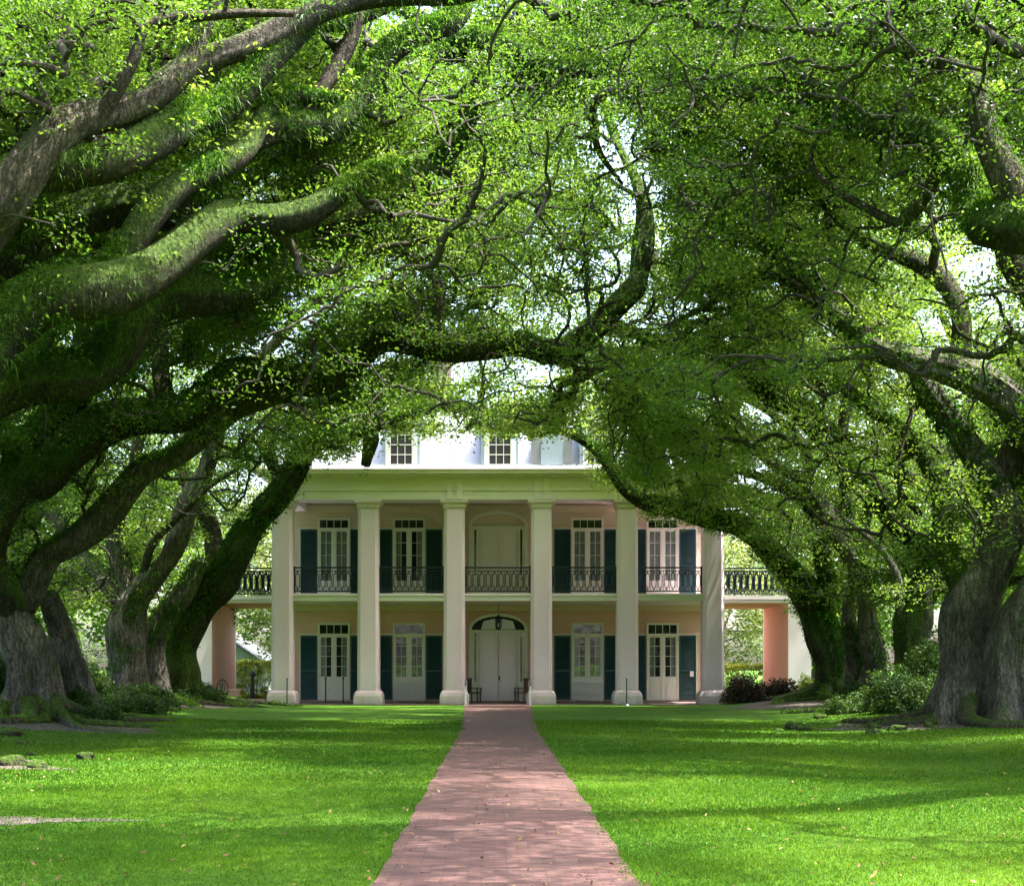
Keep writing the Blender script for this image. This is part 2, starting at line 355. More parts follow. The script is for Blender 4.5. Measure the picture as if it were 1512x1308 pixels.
ii, jj = np.meshgrid(np.arange(ny - 1), np.arange(nx - 1), indexing='ij')
gq = np.stack([ii * nx + jj, ii * nx + jj + 1, (ii + 1) * nx + jj + 1, (ii + 1) * nx + jj], -1).reshape(-1, 4)
tag(link('lawn', mesh_np('lawn', gv, [gq], True), M['lawn']), kind='structure')

def path_half(y):
    y = np.asarray(y, float)
    return 1.045 + 0.0 * y + np.clip((y - 34) / 22, 0, 1) ** 1.3 * 0.42
ys = np.linspace(-6, 58.6, 160)
pe = 0.03 * np.sin(ys * 2.1) + 0.03 * np.sin(ys * 5.3)
pv = []; xs = np.linspace(-1, 1, 7)
for y, e in zip(ys, pe):
    h = path_half(y)
    for k in xs:
        pv.append((PC + k * (h + e * 0.5) + 0.07 * (y / 59), y, 0.03 - 0.012 * k * k))
pv = np.array(pv)
ii, jj = np.meshgrid(np.arange(len(ys) - 1), np.arange(6), indexing='ij')
pq = np.stack([ii * 7 + jj, ii * 7 + jj + 1, (ii + 1) * 7 + jj + 1, (ii + 1) * 7 + jj], -1).reshape(-1, 4)
tag(link('garden_path', mesh_np('garden_path', pv, [pq], True), M['path']), kind='structure')

SOIL = [(-6.9, 14.0, 2.6, 0.55), (-7.4, 12.6, 1.4, 0.28), (-12.3, 34.5, 3.0, 2.6), (-8.2, 21.8, 1.1, 0.42), (-10.5, 23.5, 2.4, 0.6), (12.6, 35.5, 3.0, 3.2), (14.0, 51, 3.6, 7.0), (-14.4, 51, 3.0, 6.5)]
for k, (sx, sy, rx, ry) in enumerate(SOIL):
    a = np.linspace(0, 2 * np.pi, 48, endpoint=False); rr = 1 + 0.18 * np.sin(3 * a + k) + 0.1 * np.sin(7 * a + 2 * k) + 0.05 * np.sin(13 * a)
    vv = [np.array([[sx, sy, 0]])]
    for q in (0.33, 0.66, 1.0): vv.append(np.stack([sx + rx * rr * np.cos(a) * q, sy + ry * rr * np.sin(a) * q, 0 * a], -1))
    vv = np.concatenate(vv); vv[:, 2] = ground_z(vv[:, 0], vv[:, 1]) + 0.006; j = np.arange(48); j2 = (j + 1) % 48
    q4 = np.concatenate([np.stack([1 + c * 48 + j, 1 + (c + 1) * 48 + j, 1 + (c + 1) * 48 + j2, 1 + c * 48 + j2], -1) for c in (0, 1)])
    tag(link('ground', mesh_np('ground', vv, [np.stack([0 * j, 1 + j, 1 + j2], -1), q4]), M['soil']), kind='structure')

# ------------------------------------------------------------------ mansion
YF, YW = 59.4, 63.4
HC = 0.16
house = thing('mansion', (HC, YF, 0), 'two storey pale mansion with tall columns, dark teal shutters and white dormered roof', 'mansion')
cols = [-9.9, -5.95, -2.0, 2.0, 5.95, 9.9]
def oct_ring(cx, cy, h, c, z):
    return [(cx + a, cy + b, z) for a, b in ((-h + c, -h), (h - c, -h), (h, -h + c), (h, h - c), (h - c, h), (-h + c, h), (-h, h - c), (-h, -h + c))]
for i, cx in enumerate(cols):
    x = HC + cx
    m = MB()
    m.loft([oct_ring(x, YF, 0.50, 0.15, 0.60), oct_ring(x, YF, 0.495, 0.15, 3), oct_ring(x, YF, 0.47, 0.14, 9.02)])
    c = m.build('column', M['column'], house)
    b = MB(); b.loft([oct_ring(x, YF, 0.68, 0.04, -0.1), oct_ring(x, YF, 0.66, 0.05, 0.42), oct_ring(x, YF, 0.61, 0.08, 0.58), oct_ring(x, YF, 0.52, 0.12, 0.68)])
    b.build('plinth', M['base'], c)
    b = MB(); b.loft([oct_ring(x, YF, 0.50, 0.12, 9.02), oct_ring(x, YF, 0.53, 0.10, 9.08), oct_ring(x, YF, 0.53, 0.08, 9.2), oct_ring(x, YF, 0.63, 0.03, 9.28), oct_ring(x, YF, 0.63, 0.03, 9.40)])
    b.build('capital', M['column'], c)
# body walls
m = MB(); m.box(HC - 10.3, HC + 10.3, YW, YW + 0.4, -0.1, 5.0); m.box(HC - 10.3, HC - 9.9, YW + 0.4, 73, -0.1, 5.0); m.box(HC + 9.9, HC + 10.3, YW + 0.4, 73, -0.1, 5.0); m.box(HC - 10.3, HC + 10.3, 73, 73.4, -0.1, 5.0)
m.build('wall', M['pink'], house)['label'] = 'pink plastered ground floor wall'
m = MB(); m.box(HC - 10.3, HC + 10.3, YW + 0.003, YW + 0.4, 5.0, 10.2); m.box(HC - 10.3, HC - 9.9, YW + 0.4, 73, 5.0, 10.2); m.box(HC + 9.9, HC + 10.3, YW + 0.4, 73, 5.0, 10.2); m.box(HC - 10.3, HC + 10.3, 73, 73.4, 5.0, 10.2)
m.build('wall', M['tan'], house)['label'] = 'tan plastered upper floor wall'
m = MB(); m.box(HC - 10.6, HC + 10.6, 58.55, YW, -0.15, 0.05); m.build('porch_floor', M['porch'], house)
m = MB(); m.box(HC - 10.25, HC + 10.25, 59.12, YW - 0.002, 4.78, 5.10); m.box(HC - 10.28, HC + 10.28, 59.06, 59.118, 5.03, 5.12); m.build('balcony_floor', M['white'], house, bevel=0.01)
m = MB(); m.box(HC - 10.2, HC + 10.2, 62.95, YW - 0.003, 4.5, 4.777); m.box(HC - 10.2, HC + 10.2, YW - 0.12, YW - 0.002, 9.35, 9.7); m.build('wall_cornice', M['tan'], house)
m = MB(); m.box(HC - 10.3, HC + 10.3, 59.9, YW - 0.001, 9.75, 9.85); m.build('gallery_ceiling', M['tan'], house)
# entablature
m = MB()
m.box(HC - 10.5, HC + 10.5, 58.82, 59.95, 9.402, 9.80); m.box(HC - 10.54, HC + 10.54, 58.76, 59.95, 9.80, 9.87)
m.box(HC - 10.5, HC + 10.5, 58.82, 59.95, 9.87, 10.36)
m.box(HC - 10.5, HC - 9.4, 59.952, 73, 9.402, 10.36); m.box(HC + 9.4, HC + 10.5, 59.952, 73, 9.402, 10.36)
for cx in (-2.0, 2.0):
    for dx in (-0.33, 0.13): m.box(HC + cx + dx, HC + cx + dx + 0.24, 58.73, 58.822, 9.405, 10.35)
m.build('entablature', M['white'], house)
m = MB()
for o, z0, z1 in ((0.10, 10.36, 10.44), (0.28, 10.44, 10.52), (0.55, 10.52, 10.66), (0.62, 10.66, 10.76)):
    m.box(HC - 10.5 - o, HC + 10.5 + o, 58.8 - o, 73.4, z0, z1)
m.build('cornice', M['white'], house, bevel=0.012)
# roof
ex, ey0, ey1, ez, rz, rx = 11.0, 58.35, 74.2, 10.763, 15.2, 5.4
m = MB(); yr = (ey0 + ey1) / 2
A = [(HC - ex, ey0, ez), (HC + ex, ey0, ez), (HC + ex, ey1, ez), (HC - ex, ey1, ez), (HC - rx, yr, rz), (HC + rx, yr, rz)]
m.add(A, [(0, 1, 5, 4), (1, 2, 5), (2, 3, 4, 5), (3, 0, 4), (3, 2, 1, 0)])
sl_ = (rz - ez) / (yr - ey0)
for sx in np.arange(-10.5, 10.6, 0.75):                 # standing seams
    t1 = min(1.0, (ex - abs(sx)) / (ex - rx)); y1 = ey0 + (yr - ey0) * t1
    if t1 < 0.1: continue
    m.loft([[(HC + sx - 0.02, ey0 + .02, ez + 0.0), (HC + sx + 0.02, ey0 + .02, ez + 0.0), (HC + sx + 0.02, ey0, ez + 0.035), (HC + sx - 0.02, ey0, ez + 0.035)],
            [(HC + sx - 0.02, y1, ez + sl_ * (y1 - ey0)), (HC + sx + 0.02, y1, ez + sl_ * (y1 - ey0)), (HC + sx + 0.02, y1, ez + sl_ * (y1 - ey0) + 0.035), (HC + sx - 0.02, y1, ez + sl_ * (y1 - ey0) + 0.035)]])
roof = m.build('roof', M['metalroof'], house)
m = MB(); m.box(-3.25, -2.25, 67.2, 68.2, 13.5, 18.2); m.box(-3.33, -2.17, 67.12, 68.28, 17.7, 17.9); m.box(-3.37, -2.13, 67.08, 68.32, 18.2, 18.4)
m.build('chimney', M['chimney'], roof)
# slate hip at the left end of the roof: courses of slates
m = MB()
for k in range(9):
    q = 1 - k / 9.0
    for j in range(int(11 * q) + 1):
        x0 = -7.5 - 1.25 * q + j * 2.5 * q / (int(11 * q) + 1); 
        m.add([(x0, 59.0 + 0.14 * k, 10.80 + 0.09 * k), (x0 + 0.21, 59.0 + 0.14 * k + .02, 10.82 + 0.09 * k), (x0 + 0.2, 59.3 + 0.14 * k, 10.96 + 0.09 * k), (x0, 59.3 + 0.14 * k, 10.94 + 0.09 * k),
               (x0, 59.0 + 0.14 * k, 10.76 + 0.09 * k), (x0 + 0.21, 59.0 + 0.14 * k + .02, 10.77 + 0.09 * k)], [(0, 1, 2, 3), (4, 5, 1, 0)])
m.loft([[(-8.8, 59.0, 10.77), (-6.2, 59.0, 10.77), (-6.2, 61.6, 10.77), (-8.8, 61.6, 10.77)], [(-7.55, 60.25, 11.6), (-7.45, 60.25, 11.6), (-7.45, 60.35, 11.6), (-7.55, 60.35, 11.6)]])
m.build('slate_hip', M['slate'], roof)
def dormer(cx, wd, yf=58.75, z0=10.98, h=2.15):
    m = MB(); a = wd / 2
    m.box(cx - a, cx + a, yf, yf + 5, z0 - 0.35, z0 + h)
    m.prism_y([(cx - a, z0 + h), (cx + a, z0 + h), (cx, z0 + h + 0.6)], yf, yf + 5)
    m.box(cx - a - .06, cx - a + .14, yf - .05, yf - .002, z0 - .3, z0 + h); m.box(cx + a - .14, cx + a + .06, yf - .05, yf - .002, z0 - .3, z0 + h)
    m.box(cx - a - .1, cx + a + .1, yf - .09, yf - .053, z0 - .38, z0 - .2); m.box(cx - a - .1, cx + a + .1, yf - .09, yf - .053, z0 + h - .02, z0 + h + .12)
    d = m.build('dormer', M['dormer'], house)
    r = MB(); r.loft([[(cx - a - .2, yf - .2, z0 + h - .02), (cx, yf - .2, z0 + h + .68), (cx + a + .2, yf - .2, z0 + h - .02), (cx, yf - .2, z0 + h + .76)][i:i + 1][0] for i in (0, 1, 2, 3)] and
           [[(cx - a - .2, y, z0 + h + .03), (cx, y, z0 + h + .66), (cx + a + .2, y, z0 + h + .03), (cx + a + .2, y, z0 + h + .10), (cx, y, z0 + h + .76), (cx - a - .2, y, z0 + h + .10)] for y in (yf - .2, yf + 5)])
    r.build('dormer_roof', M['metalroof'], d)
    ww = 0.5; q = MB(); q.box(cx - ww - .22, cx - ww - .062, yf - .07, yf - .051, z0 - .19, z0 + h - .03); q.box(cx + ww + .062, cx + ww + .22, yf - .07, yf - .051, z0 - .19, z0 + h - .03); q.box(cx - ww - .061, cx + ww + .061, yf - .07, yf - .051, z0 + 1.92, z0 + h - .03); q.build('window_trim', M['dormertrim'], d)
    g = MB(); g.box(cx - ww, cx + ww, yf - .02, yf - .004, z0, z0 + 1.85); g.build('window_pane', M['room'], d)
    f = MB(); 
    for x in (-ww - .06, ww - .02): f.box(cx + x, cx + x + .08, yf - .06, yf - .021, z0 - .05, z0 + 1.9)
    for z in (0, .45, .9, 1.35, 1.85): f.box(cx - ww, cx + ww, yf - .05, yf - .021, z0 + z - .02, z0 + z + .02)
    for x in (-.17, .17): f.box(cx + x - .015, cx + x + .015, yf - .045, yf - .021, z0, z0 + 1.85)
    f.build('window_frame', M['frame'], d)
for cx in (-4.25, 0.25, 4.75): dormer(cx, 1.6)
def arch_poly(cx, hw, z0, zs, rise, n=14, only_arc=False):
    arc = [(cx + hw * math.cos(t), zs + rise * math.sin(t)) for t in np.linspace(0, math.pi, n)]
    return arc if only_arc else [(cx - hw, z0), (cx + hw, z0)] + arc
m = MB(); m.prism_y(arch_poly(2.62, 0.95, 10.8, 11.9, 0.95), 58.7, 62.5); av = m.build('arched_vent', M['metalroof'], house)
m = MB(); m.prism_y(arch_poly(2.62, 0.5, 10.95, 11.8, 0.6), 58.64, 58.698); m.build('vent_shade_panel', M['dormer'], av)  # grey-blue panel paints in the shade inside the arch

# windows, shutters, doors
def zf(py): return EYE - (py - HY) / (FPX / YW)
def french_window(cx, z0, zb, zt, t0, t1, curtains, bars=(2, 4)):
    hw = 0.70
    m = MB()
    for a, b in ((-hw - .09, -hw), (hw, hw + .09), (-.07, .07)): m.box(cx + a, cx + b, YW - .10, YW - .002, z0, zt)
    m.box(cx - hw - .11, cx + hw + .11, YW - .12, YW - .003, zt, t0 + .01)
    m.box(cx - hw - .09, cx + hw + .09, YW - .11, YW - .003, t1, t1 + .1)
    m.box(cx - hw - .09, cx - hw, YW - .10, YW - .002, t0 + .01, t1); m.box(cx + hw, cx + hw + .09, YW - .10, YW - .002, t0 + .01, t1)
    for s in (-1, 1):
        a0, a1 = (cx - hw, cx - .07) if s < 0 else (cx + .07, cx + hw)
        m.box(a0, a1, YW - .085, YW - .002, z0, zb)                         # lower panel of the leaf
        m.box(a0 + .1, a1 - .1, YW - .10, YW - .086, z0 + .15, zb - .15)
        m.box(a0, a0 + .06, YW - .085, YW - .05, zb, zt); m.box(a1 - .06, a1, YW - .085, YW - .05, zb, zt)
        m.box(a0 + .06, a1 - .06, YW - .085, YW - .05, zt - .07, zt)
        for k in range(1, bars[1]): 
            z = zb + (zt - zb) * k / bars[1]; m.box(a0 + .06, a1 - .06, YW - .08, YW - .052, z - .012, z + .012)
        for k in range(1, bars[0]):
            x = a0 + (a1 - a0) * k / bars[0]; m.box(x - .012, x + .012, YW - .079, YW - .053, zb, zt - .07)
    for k in (1, 2, 3): x = cx - hw + 2 * hw * k / 4; m.box(x - .012, x + .012, YW - .08, YW - .04, t0 + .01, t1)
    f = m.build('window', M['frame'], house)
    r = MB(); r.box(cx - hw, cx + hw, YW - .012, YW - .004, z0 + .02, t1); r.build('window_dark_backing', M['room'], f)  # dark board on the wall, painted as the unlit room
    if curtains:
        c = MB()
        for s in (-1, 1):
            for k in range(6):
                x0 = cx + s * (0.09 + 0.095 * k) if s > 0 else cx - 0.09 - 0.095 * (k + 1)
                dz = YW - .03 - 0.012 * (k % 2)
                if curtains == 1 or k > 2: c.box(x0, x0 + .085, dz, dz + .008, zb, zt - .02)
        c.build('curtain', M['curtain'], f)
    g = MB(); g.box(cx - hw, cx + hw, YW - .049, YW - .046, zb, zt); g.box(cx - hw, cx + hw, YW - .0385, YW - .0355, t0 + .01, t1); g.build('glass_pane', M['glass'], f)
def shutter(x0, x1, z0, z1):
    m = MB(); t = .07
    m.box(x0, x0 + t, YW - .09, YW - .02, z0, z1); m.box(x1 - t, x1, YW - .09, YW - .02, z0, z1)
    zm = z0 + (z1 - z0) * .45
    for z in (z0, zm - .05, z1 - .1): m.box(x0 + t, x1 - t, YW - .088, YW - .022, z, z + .1)
    for a, b in ((z0 + .1, zm - .05), (zm + .05, z1 - .1)):
        n = int((b - a) / .075)
        for k in range(n):
            z = a + (b - a) * (k + .5) / n
            m.add([(x0 + t, YW - .08, z - .035), (x1 - t, YW - .08, z - .035), (x1 - t, YW - .035, z + .03), (x0 + t, YW - .035, z + .03)], [(0, 1, 2, 3)])
    m.box(x0 + .02, x1 - .02, YW - .02, YW - .004, z0 + .01, z1 - .01)
    return m.build('shutter', M['shutter'], house)
WX = [-8.06, -4.36, 4.42, 8.12]
for i, dx in enumerate(WX):
    cx = HC + dx
    french_window(cx, 5.12, 6.0, 8.48, 8.58, 8.98, 2 if i == 1 else 1)
    french_window(cx, 0.12, 1.28, 3.28, 3.38, 3.82, 0 if i == 1 else 2)
    for z0, z1 in ((5.14, 8.52), (0.14, 3.3)):
        shutter(cx - .83 - .80, cx - .83, z0, z1); shutter(cx + .83, cx + .83 + .80, z0, z1)
        for sg_ in (-1, 1):
            m = MB(); a, b = sorted((cx + sg_ * .82, cx + sg_ * 1.75)); m.box(a, b, YW - .10, YW - .003, z1 + .02, z1 + .09)
            a, b = sorted((cx + sg_ * 1.65, cx + sg_ * 1.72)); m.box(a, b, YW - .07, YW - .003, z0, z1 + .021); m.build('shutter_surround', M['frame'], house)
def entrance(z0, zd, zs, rise, closed_arch):
    cx = HC + .03; m = MB(); hw = 1.30
    for t0, t1 in zip(np.linspace(0, math.pi, 17)[:-1], np.linspace(0, math.pi, 17)[1:]):   # arch archivolt
        q = []
        for y in (YW - .22, YW - .002):
            q.append([(cx + (hw + e) * math.cos(t), y, zs + (rise + e) * math.sin(t)) for t, e in ((t0, 0), (t1, 0), (t1, .14), (t0, .14))])
        m.loft(q)
    m.box(cx - hw - .14, cx - hw, YW - .22, YW - .002, z0, zs); m.box(cx + hw, cx + hw + .14, YW - .22, YW - .002, z0, zs)
    m.box(cx - .09, cx + .09, YW - .26, YW - .002, zs + rise - .02, zs + rise + .2)
    for s in (-1, 1):
        m.box(cx + s * 1.02 - .06, cx + s * 1.02 + .06, YW - .16, YW - .002, z0, zd)
        m.box(cx + s * 1.24 - .06, cx + s * 1.24 + .06, YW - .14, YW - .002, z0, zd); m.box(cx + s * 1.13 - .05, cx + s * 1.13 + .05, YW - .13, YW - .002, z0, z0 + .95)
    m.box(cx - hw, cx + hw, YW - .18, YW - .002, zd, zd + .12)
    d = m.build('entrance', M['frame'], house)
    q = MB(); q.prism_y([(cx - hw, zd + .12), (cx + hw, zd + .12)] + arch_poly(cx, hw, 0, zs, rise, only_arc=True), YW - .06, YW - .003)
    if closed_arch: q.build('arch_panel', M['tan'], d)
    else:
        q.build('fanlight_dark_backing', M['room'], d)  # board behind the fanlight, its colour stands in for indoor shade
        gl = MB(); zt = zs + rise
        for s in (-1, 1):
            gl.prism_y([(cx + s * .12, zd + .15), (cx + s * .85, zd + .15), (cx + s * .72, zs + rise * .62), (cx + s * .12, zt - .1)][::s], YW - .10, YW - .065)
        gl.build('fanlight', M['whiteiron'], d)
    for s in (-1, 1):
        a0, a1 = sorted((cx + s * .012, cx + s * .95)); lf = MB()
        lf.box(a0, a1, YW - .09, YW - .005, z0 + .02, zd)
        lf.box(a0 + .14, a1 - .14, YW - .115, YW - .092, z0 + .25, z0 + 1.1); lf.box(a0 + .14, a1 - .14, YW - .115, YW - .092, z0 + 1.35, zd - .2)
        b = lf.build('door', M['door'], d, bevel=.012)
        sd = MB(); x = cx + s * 1.13
        sd.box(x - .05, x + .05, YW - .06, YW - .01, z0 + .95, zd - .05); sd.build('sidelight', M['glass'], d)
        sr = MB(); sr.box(x - .05, x + .05, YW - .008, YW - .003, z0 + .95, zd - .05)
        for k in range(1, 5): z = z0 + .95 + (zd - z0 - 1) * k / 5; sr.box(x - .05, x + .05, YW - .09, YW - .062, z - .015, z + .015)
        sr.build('sidelight_bars', M['room'], d)
    if not closed_arch:
        kn = MB(); kn.tube([(cx + .05, YW - .09, z0 + 1.1), (cx + .05, YW - .16, z0 + 1.1)], [.02, .035]); kn.box(cx + .02, cx + .08, YW - .097, YW - .091, z0 + 1.0, z0 + 1.25); kn.build('door_handle', M['iron'], d)
entrance(0.08, 3.45, 3.62, 0.62, False)
entrance(5.12, 8.55, 8.72, 0.55, True)
# iron railings
def railing(x0, x1, y, zb, h=1.24, mat=None, post=True, th=1.0):
    m = MB(); z1 = zb + h
    m.box(x0, x1, y - .035, y + .035, z1 - .07, z1); m.box(x0, x1, y - .025, y + .025, z1 - .20, z1 - .165); m.box(x0, x1, y - .03, y + .03, zb + .10, zb + .16)
    if post:
        for x in (x0, x1): m.box(x - .035, x + .035, y - .038, y + .038, zb, z1 + .03)
    n = max(3, round((x1 - x0) / .30)); wd = (x1 - x0) / n
    za, zz = zb + .16, z1 - .20
    for k in range(n):
        cx = x0 + wd * (k + .5); a = np.linspace(0, 2 * np.pi, 14, endpoint=False)
        pts = np.stack([cx + wd * .34 * np.cos(a), np.full(14, y), (za + zz) / 2 + (zz - za) * .46 * np.sin(a)], -1)
        m.tube(pts, .017 * th, 4, closed=True)
        if th > 1: m.box(x0 + wd * k, x0 + wd * (k + 1), y - .03, y + .03, zz - .03, zz + .05)
        m.tube([(cx, y, za), (cx, y, za + .2)], .014, 4); m.tube([(cx, y, zz - .16), (cx, y, z1 - .165)], .014, 4)
        xb = x0 + wd * k
        m.tube([(xb, y, za), (xb, y, zz)], .012 * th, 4); m.tube([(xb - .07, y, za + .12), (xb + .07, y, za + .3)], .010, 4); m.tube([(xb - .07, y, zz - .3), (xb + .07, y, zz - .12)], .010, 4)
    return m.build('railing', mat or M['iron'], house)
for a, b in zip(cols[:-1], cols[1:]): railing(HC + a + .52, HC + b - .52, YF - .05, 5.12)
# side wings: open carriage passages with a balcony above
for s, xi, xo in ((-1, -13.85, -14.95), (1, 14.4, 15.5)):
    xa, xb = sorted((HC + s * 10.302, xo - s * 0.0))
    m = MB(); m.box(xa, xb, 63.0, 69.0, 4.90, 5.18); m.box(xa, xb + (0.04 if s > 0 else 0), 62.93, 62.998, 5.06, 5.22); m.build('wing_floor', M['wing'], house)
    m = MB(); m.box(xa, xb, 63.02, 68.98, 4.86, 4.898); m.build('wing_ceiling', M['pinkpier'], house)
    p0, p1 = sorted((xi, xo))
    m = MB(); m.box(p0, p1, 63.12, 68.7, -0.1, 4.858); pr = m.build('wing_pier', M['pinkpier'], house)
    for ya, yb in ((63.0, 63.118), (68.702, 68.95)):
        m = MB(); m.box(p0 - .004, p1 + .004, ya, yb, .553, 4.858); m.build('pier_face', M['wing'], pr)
    m = MB(); m.box(p0 - .05, p1 + .05, 62.92, 63.35, -.1, .55); m.build('pier_foot', M['base'], pr)
    railing(xa + .1, xb - .05, 63.1, 5.20, 1.42, M['iron'], True, 2.3)

# hanging lantern in front of the door
ln = thing('hanging_lantern', (HC + .03, 61.4, 3.6), 'dark glazed lantern hanging on a rod above the front door', 'lantern')
m = MB(); lx = HC + .03
m.tube([(lx, 61.4, 4.22), (lx, 61.4, 4.776)], .014, 6); m.build('rod', M['iron'], ln)
m = MB()
for z in (3.62, 4.0): m.box(lx - .16, lx + .16, 61.24, 61.56, z, z + .03)
for a in (-.15, .15):
    for b in (-.15, .15): m.box(lx + a - .015, lx + a + .015, 61.4 + b - .015, 61.4 + b + .015, 3.65, 4.0)
m.loft([[(lx - .18, 61.22, 4.03), (lx + .18, 61.22, 4.03), (lx + .18, 61.58, 4.03), (lx - .18, 61.58, 4.03)], [(lx - .03, 61.37, 4.24), (lx + .03, 61.37, 4.24), (lx + .03, 61.43, 4.24), (lx - .03, 61.43, 4.24)]])
m.build('lantern_frame', M['iron'], ln)
m = MB(); m.tube([(lx, 61.4, 3.65), (lx, 61.4, 3.85)], .03, 8); m.build('candle', M['white'], ln)

# ------------------------------------------------------------------ small things by the porch
def handrail(x, label):
    t = thing('handrail', (x, 58.2, 0), label, 'handrail', 'handrails flanking the path end')
    m = MB()
    m.box(x - .035, x + .035, 57.75, 57.82, 0, .95); m.build('post', M['whiteiron'], t)
    m = MB(); m.box(x - .035, x + .035, 58.70, 58.77, 0, 1.15); m.build('post', M['whiteiron'], t)
    m = MB(); m.tube([(x, 57.7, .95), (x, 58.4, 1.12), (x, 58.85, 1.21)], .04, 6); m.build('rail', M['iron'], t)
handrail(-1.30, 'short pale iron handrail on the left of the path end below the front door')
handrail(1.62, 'short pale iron handrail on the right of the path end below the front door')
def armchair(x, y, rz, label, mat, white_top=False):
    t = thing('porch_chair', (x, y, .05), label, 'chair', 'wooden chairs beside the front door')
    c, s_ = math.cos(rz), math.sin(rz)
    def bx(m, x0, x1, y0, y1, z0, z1):
        n = m.n; m.box(x0, x1, y0, y1, z0, z1); v = m.v[-1]; m.v[-1] = np.stack([x + v[:, 0] * c - v[:, 1] * s_, y + v[:, 0] * s_ + v[:, 1] * c, v[:, 2] + .05], -1)
    m = MB(); bx(m, -.26, .26, -.25, .27, .42, .48); m.build('seat', mat, t)
    m = MB()
    for k in range(5): bx(m, -.24 + k * .1, -.18 + k * .1, .25, .28, .48, 1.05)
    bx(m, -.27, .27, .24, .29, 1.05, 1.16); m.build('backrest', mat, t)
    for a in (-.24, .2):
        for b in (-.23, .23): 
            m = MB(); bx(m, a, a + .05, b, b + .05, 0, .42); m.build('leg', mat, t)
    for a in (-.28, .23): 
        m = MB(); bx(m, a, a + .06, -.25, .28, .66, .70); bx(m, a + .01, a + .05, -.24, -.19, .48, .66); m.build('armrest', mat, t)
    return t
armchair(1.28, 62.6, R(-70), 'red brown wooden chair to the right of the front door', M['redwood'])
armchair(-.95, 62.6, R(70), 'grey brown wooden chair to the left of the front door', M['bronze'])
# white iron bench under the second ground floor window from the left
bn = thing('porch_bench', (-4.2, 62.7, .05), 'white lattice iron bench below the ground floor window left of the entrance', 'bench', 'white benches on the porch')
def bench_parts(t, x, y):
    m = MB(); m.box(x - .72, x + .72, y - .22, y + .22, .45, .49); m.build('seat', M['whiteiron'], t)
    m = MB(); m.box(x - .72, x + .72, y + .2, y + .24, .98, 1.03)
    for k in range(13):
        q = x - .7 + k * .1167; m.tube([(q, y + .22, .49), (q + .1, y + .22, .98)], .012, 4); m.tube([(q, y + .22, .98), (q + .1, y + .22, .49)], .012, 4)
    m.box(x - .72, x + .72, y + .2, y + .24, .72, .745); m.build('backrest', M['whiteiron'], t)
    for a in (-.68, .64):
        for b in (-.2, .18): 
            m = MB(); m.box(x + a, x + a + .04, y + b, y + b + .04, .05, .45); m.build('leg', M['whiteiron'], t)
    for a in (-.72, .69): 
        m = MB(); m.box(x + a, x + a + .03, y - .22, y + .24, .70, .73); m.box(x + a, x + a + .03, y - .22, y - .19, .49, .70); m.build('armrest', M['whiteiron'], t)
bench_parts(bn, -4.2, 62.7)
b2 = thing('porch_bench', (4.55, 62.7, .05), 'white lattice iron bench below the ground floor window right of the entrance', 'bench', 'white benches on the porch')
bench_parts(b2, 4.55, 62.7)
# rope stanchions on the porch
for x, y, lb in ((-7.95, 60.6, 'thin black stanchion in front of the leftmost ground floor window, left one of its pair'), (-7.12, 60.6, 'thin black stanchion in front of the leftmost ground floor window, right one of its pair'), (6.0, 58.4, 'thin dark stake standing before the second column from the right'), (-9.4, 58.35, 'thin dark stake standing before the leftmost column')):
    t = thing('stanchion', (x, y, 0), lb, 'stanchion', 'dark stanchions on the porch front')
    m = MB(); m.tube([(x, y, .0), (x, y, 1.2)], .028, 8); m.build('post', M['iron'], t)
    m = MB(); m.tube([(x, y, .0), (x, y, .07)], [.16, .1], 12); m.build('base', M['iron'], t)
    m = MB(); m.tube([(x, y, 1.18), (x, y, 1.23), (x, y, 1.28)], [.03, .05, .015], 8); m.build('knob', M['iron'], t)
sg = MB(); sg.box(9.62, 9.80, YW - .115, YW - .093, 1.28, 1.55); sgo = sg.build('shutter_notice', M['white']); tag(sgo, 'small white notice fixed to the rightmost teal shutter of the ground floor', 'notice')
# wrought iron garden chair by the left pier
ch = thing('garden_chair', (-12.9, 60.8, 0), 'black wrought iron garden chair by the left pink pier', 'chair')
cx, cyy = -12.9, 60.8
m = MB(); m.tube([(cx + .25 * math.cos(a), cyy + .25 * math.sin(a), .47) for a in np.linspace(0, 6.28, 17)[:-1]], .022, 5, closed=True)
for k in range(5): m.tube([(cx - .2 + .1 * k, cyy - .2, .47), (cx - .2 + .1 * k, cyy + .2, .47)], .012, 4)
m.build('seat', M['iron'], ch)
m = MB(); m.tube([(cx - .25, cyy + .2, .47), (cx - .27, cyy + .26, .85), (cx - .15, cyy + .28, 1.1), (cx, cyy + .28, 1.16), (cx + .15, cyy + .28, 1.1), (cx + .27, cyy + .26, .85), (cx + .25, cyy + .2, .47)], .024, 5)
for k in (-.12, 0, .12): m.tube([(cx + k * .4, cyy + .22, .5), (cx + k, cyy + .26, .8), (cx + k * .6, cyy + .28, 1.12)], .014, 4)
m.build('backrest', M['iron'], ch)
for a in (-.2, .2):
    for b in (-.2, .2): 
        m = MB(); m.tube([(cx + a, cyy + b, .47), (cx + a * 1.2, cyy + b * 1.2, .2), (cx + a * 1.1, cyy + b * 1.1, .0)], .02, 5); m.build('leg', M['iron'], ch)
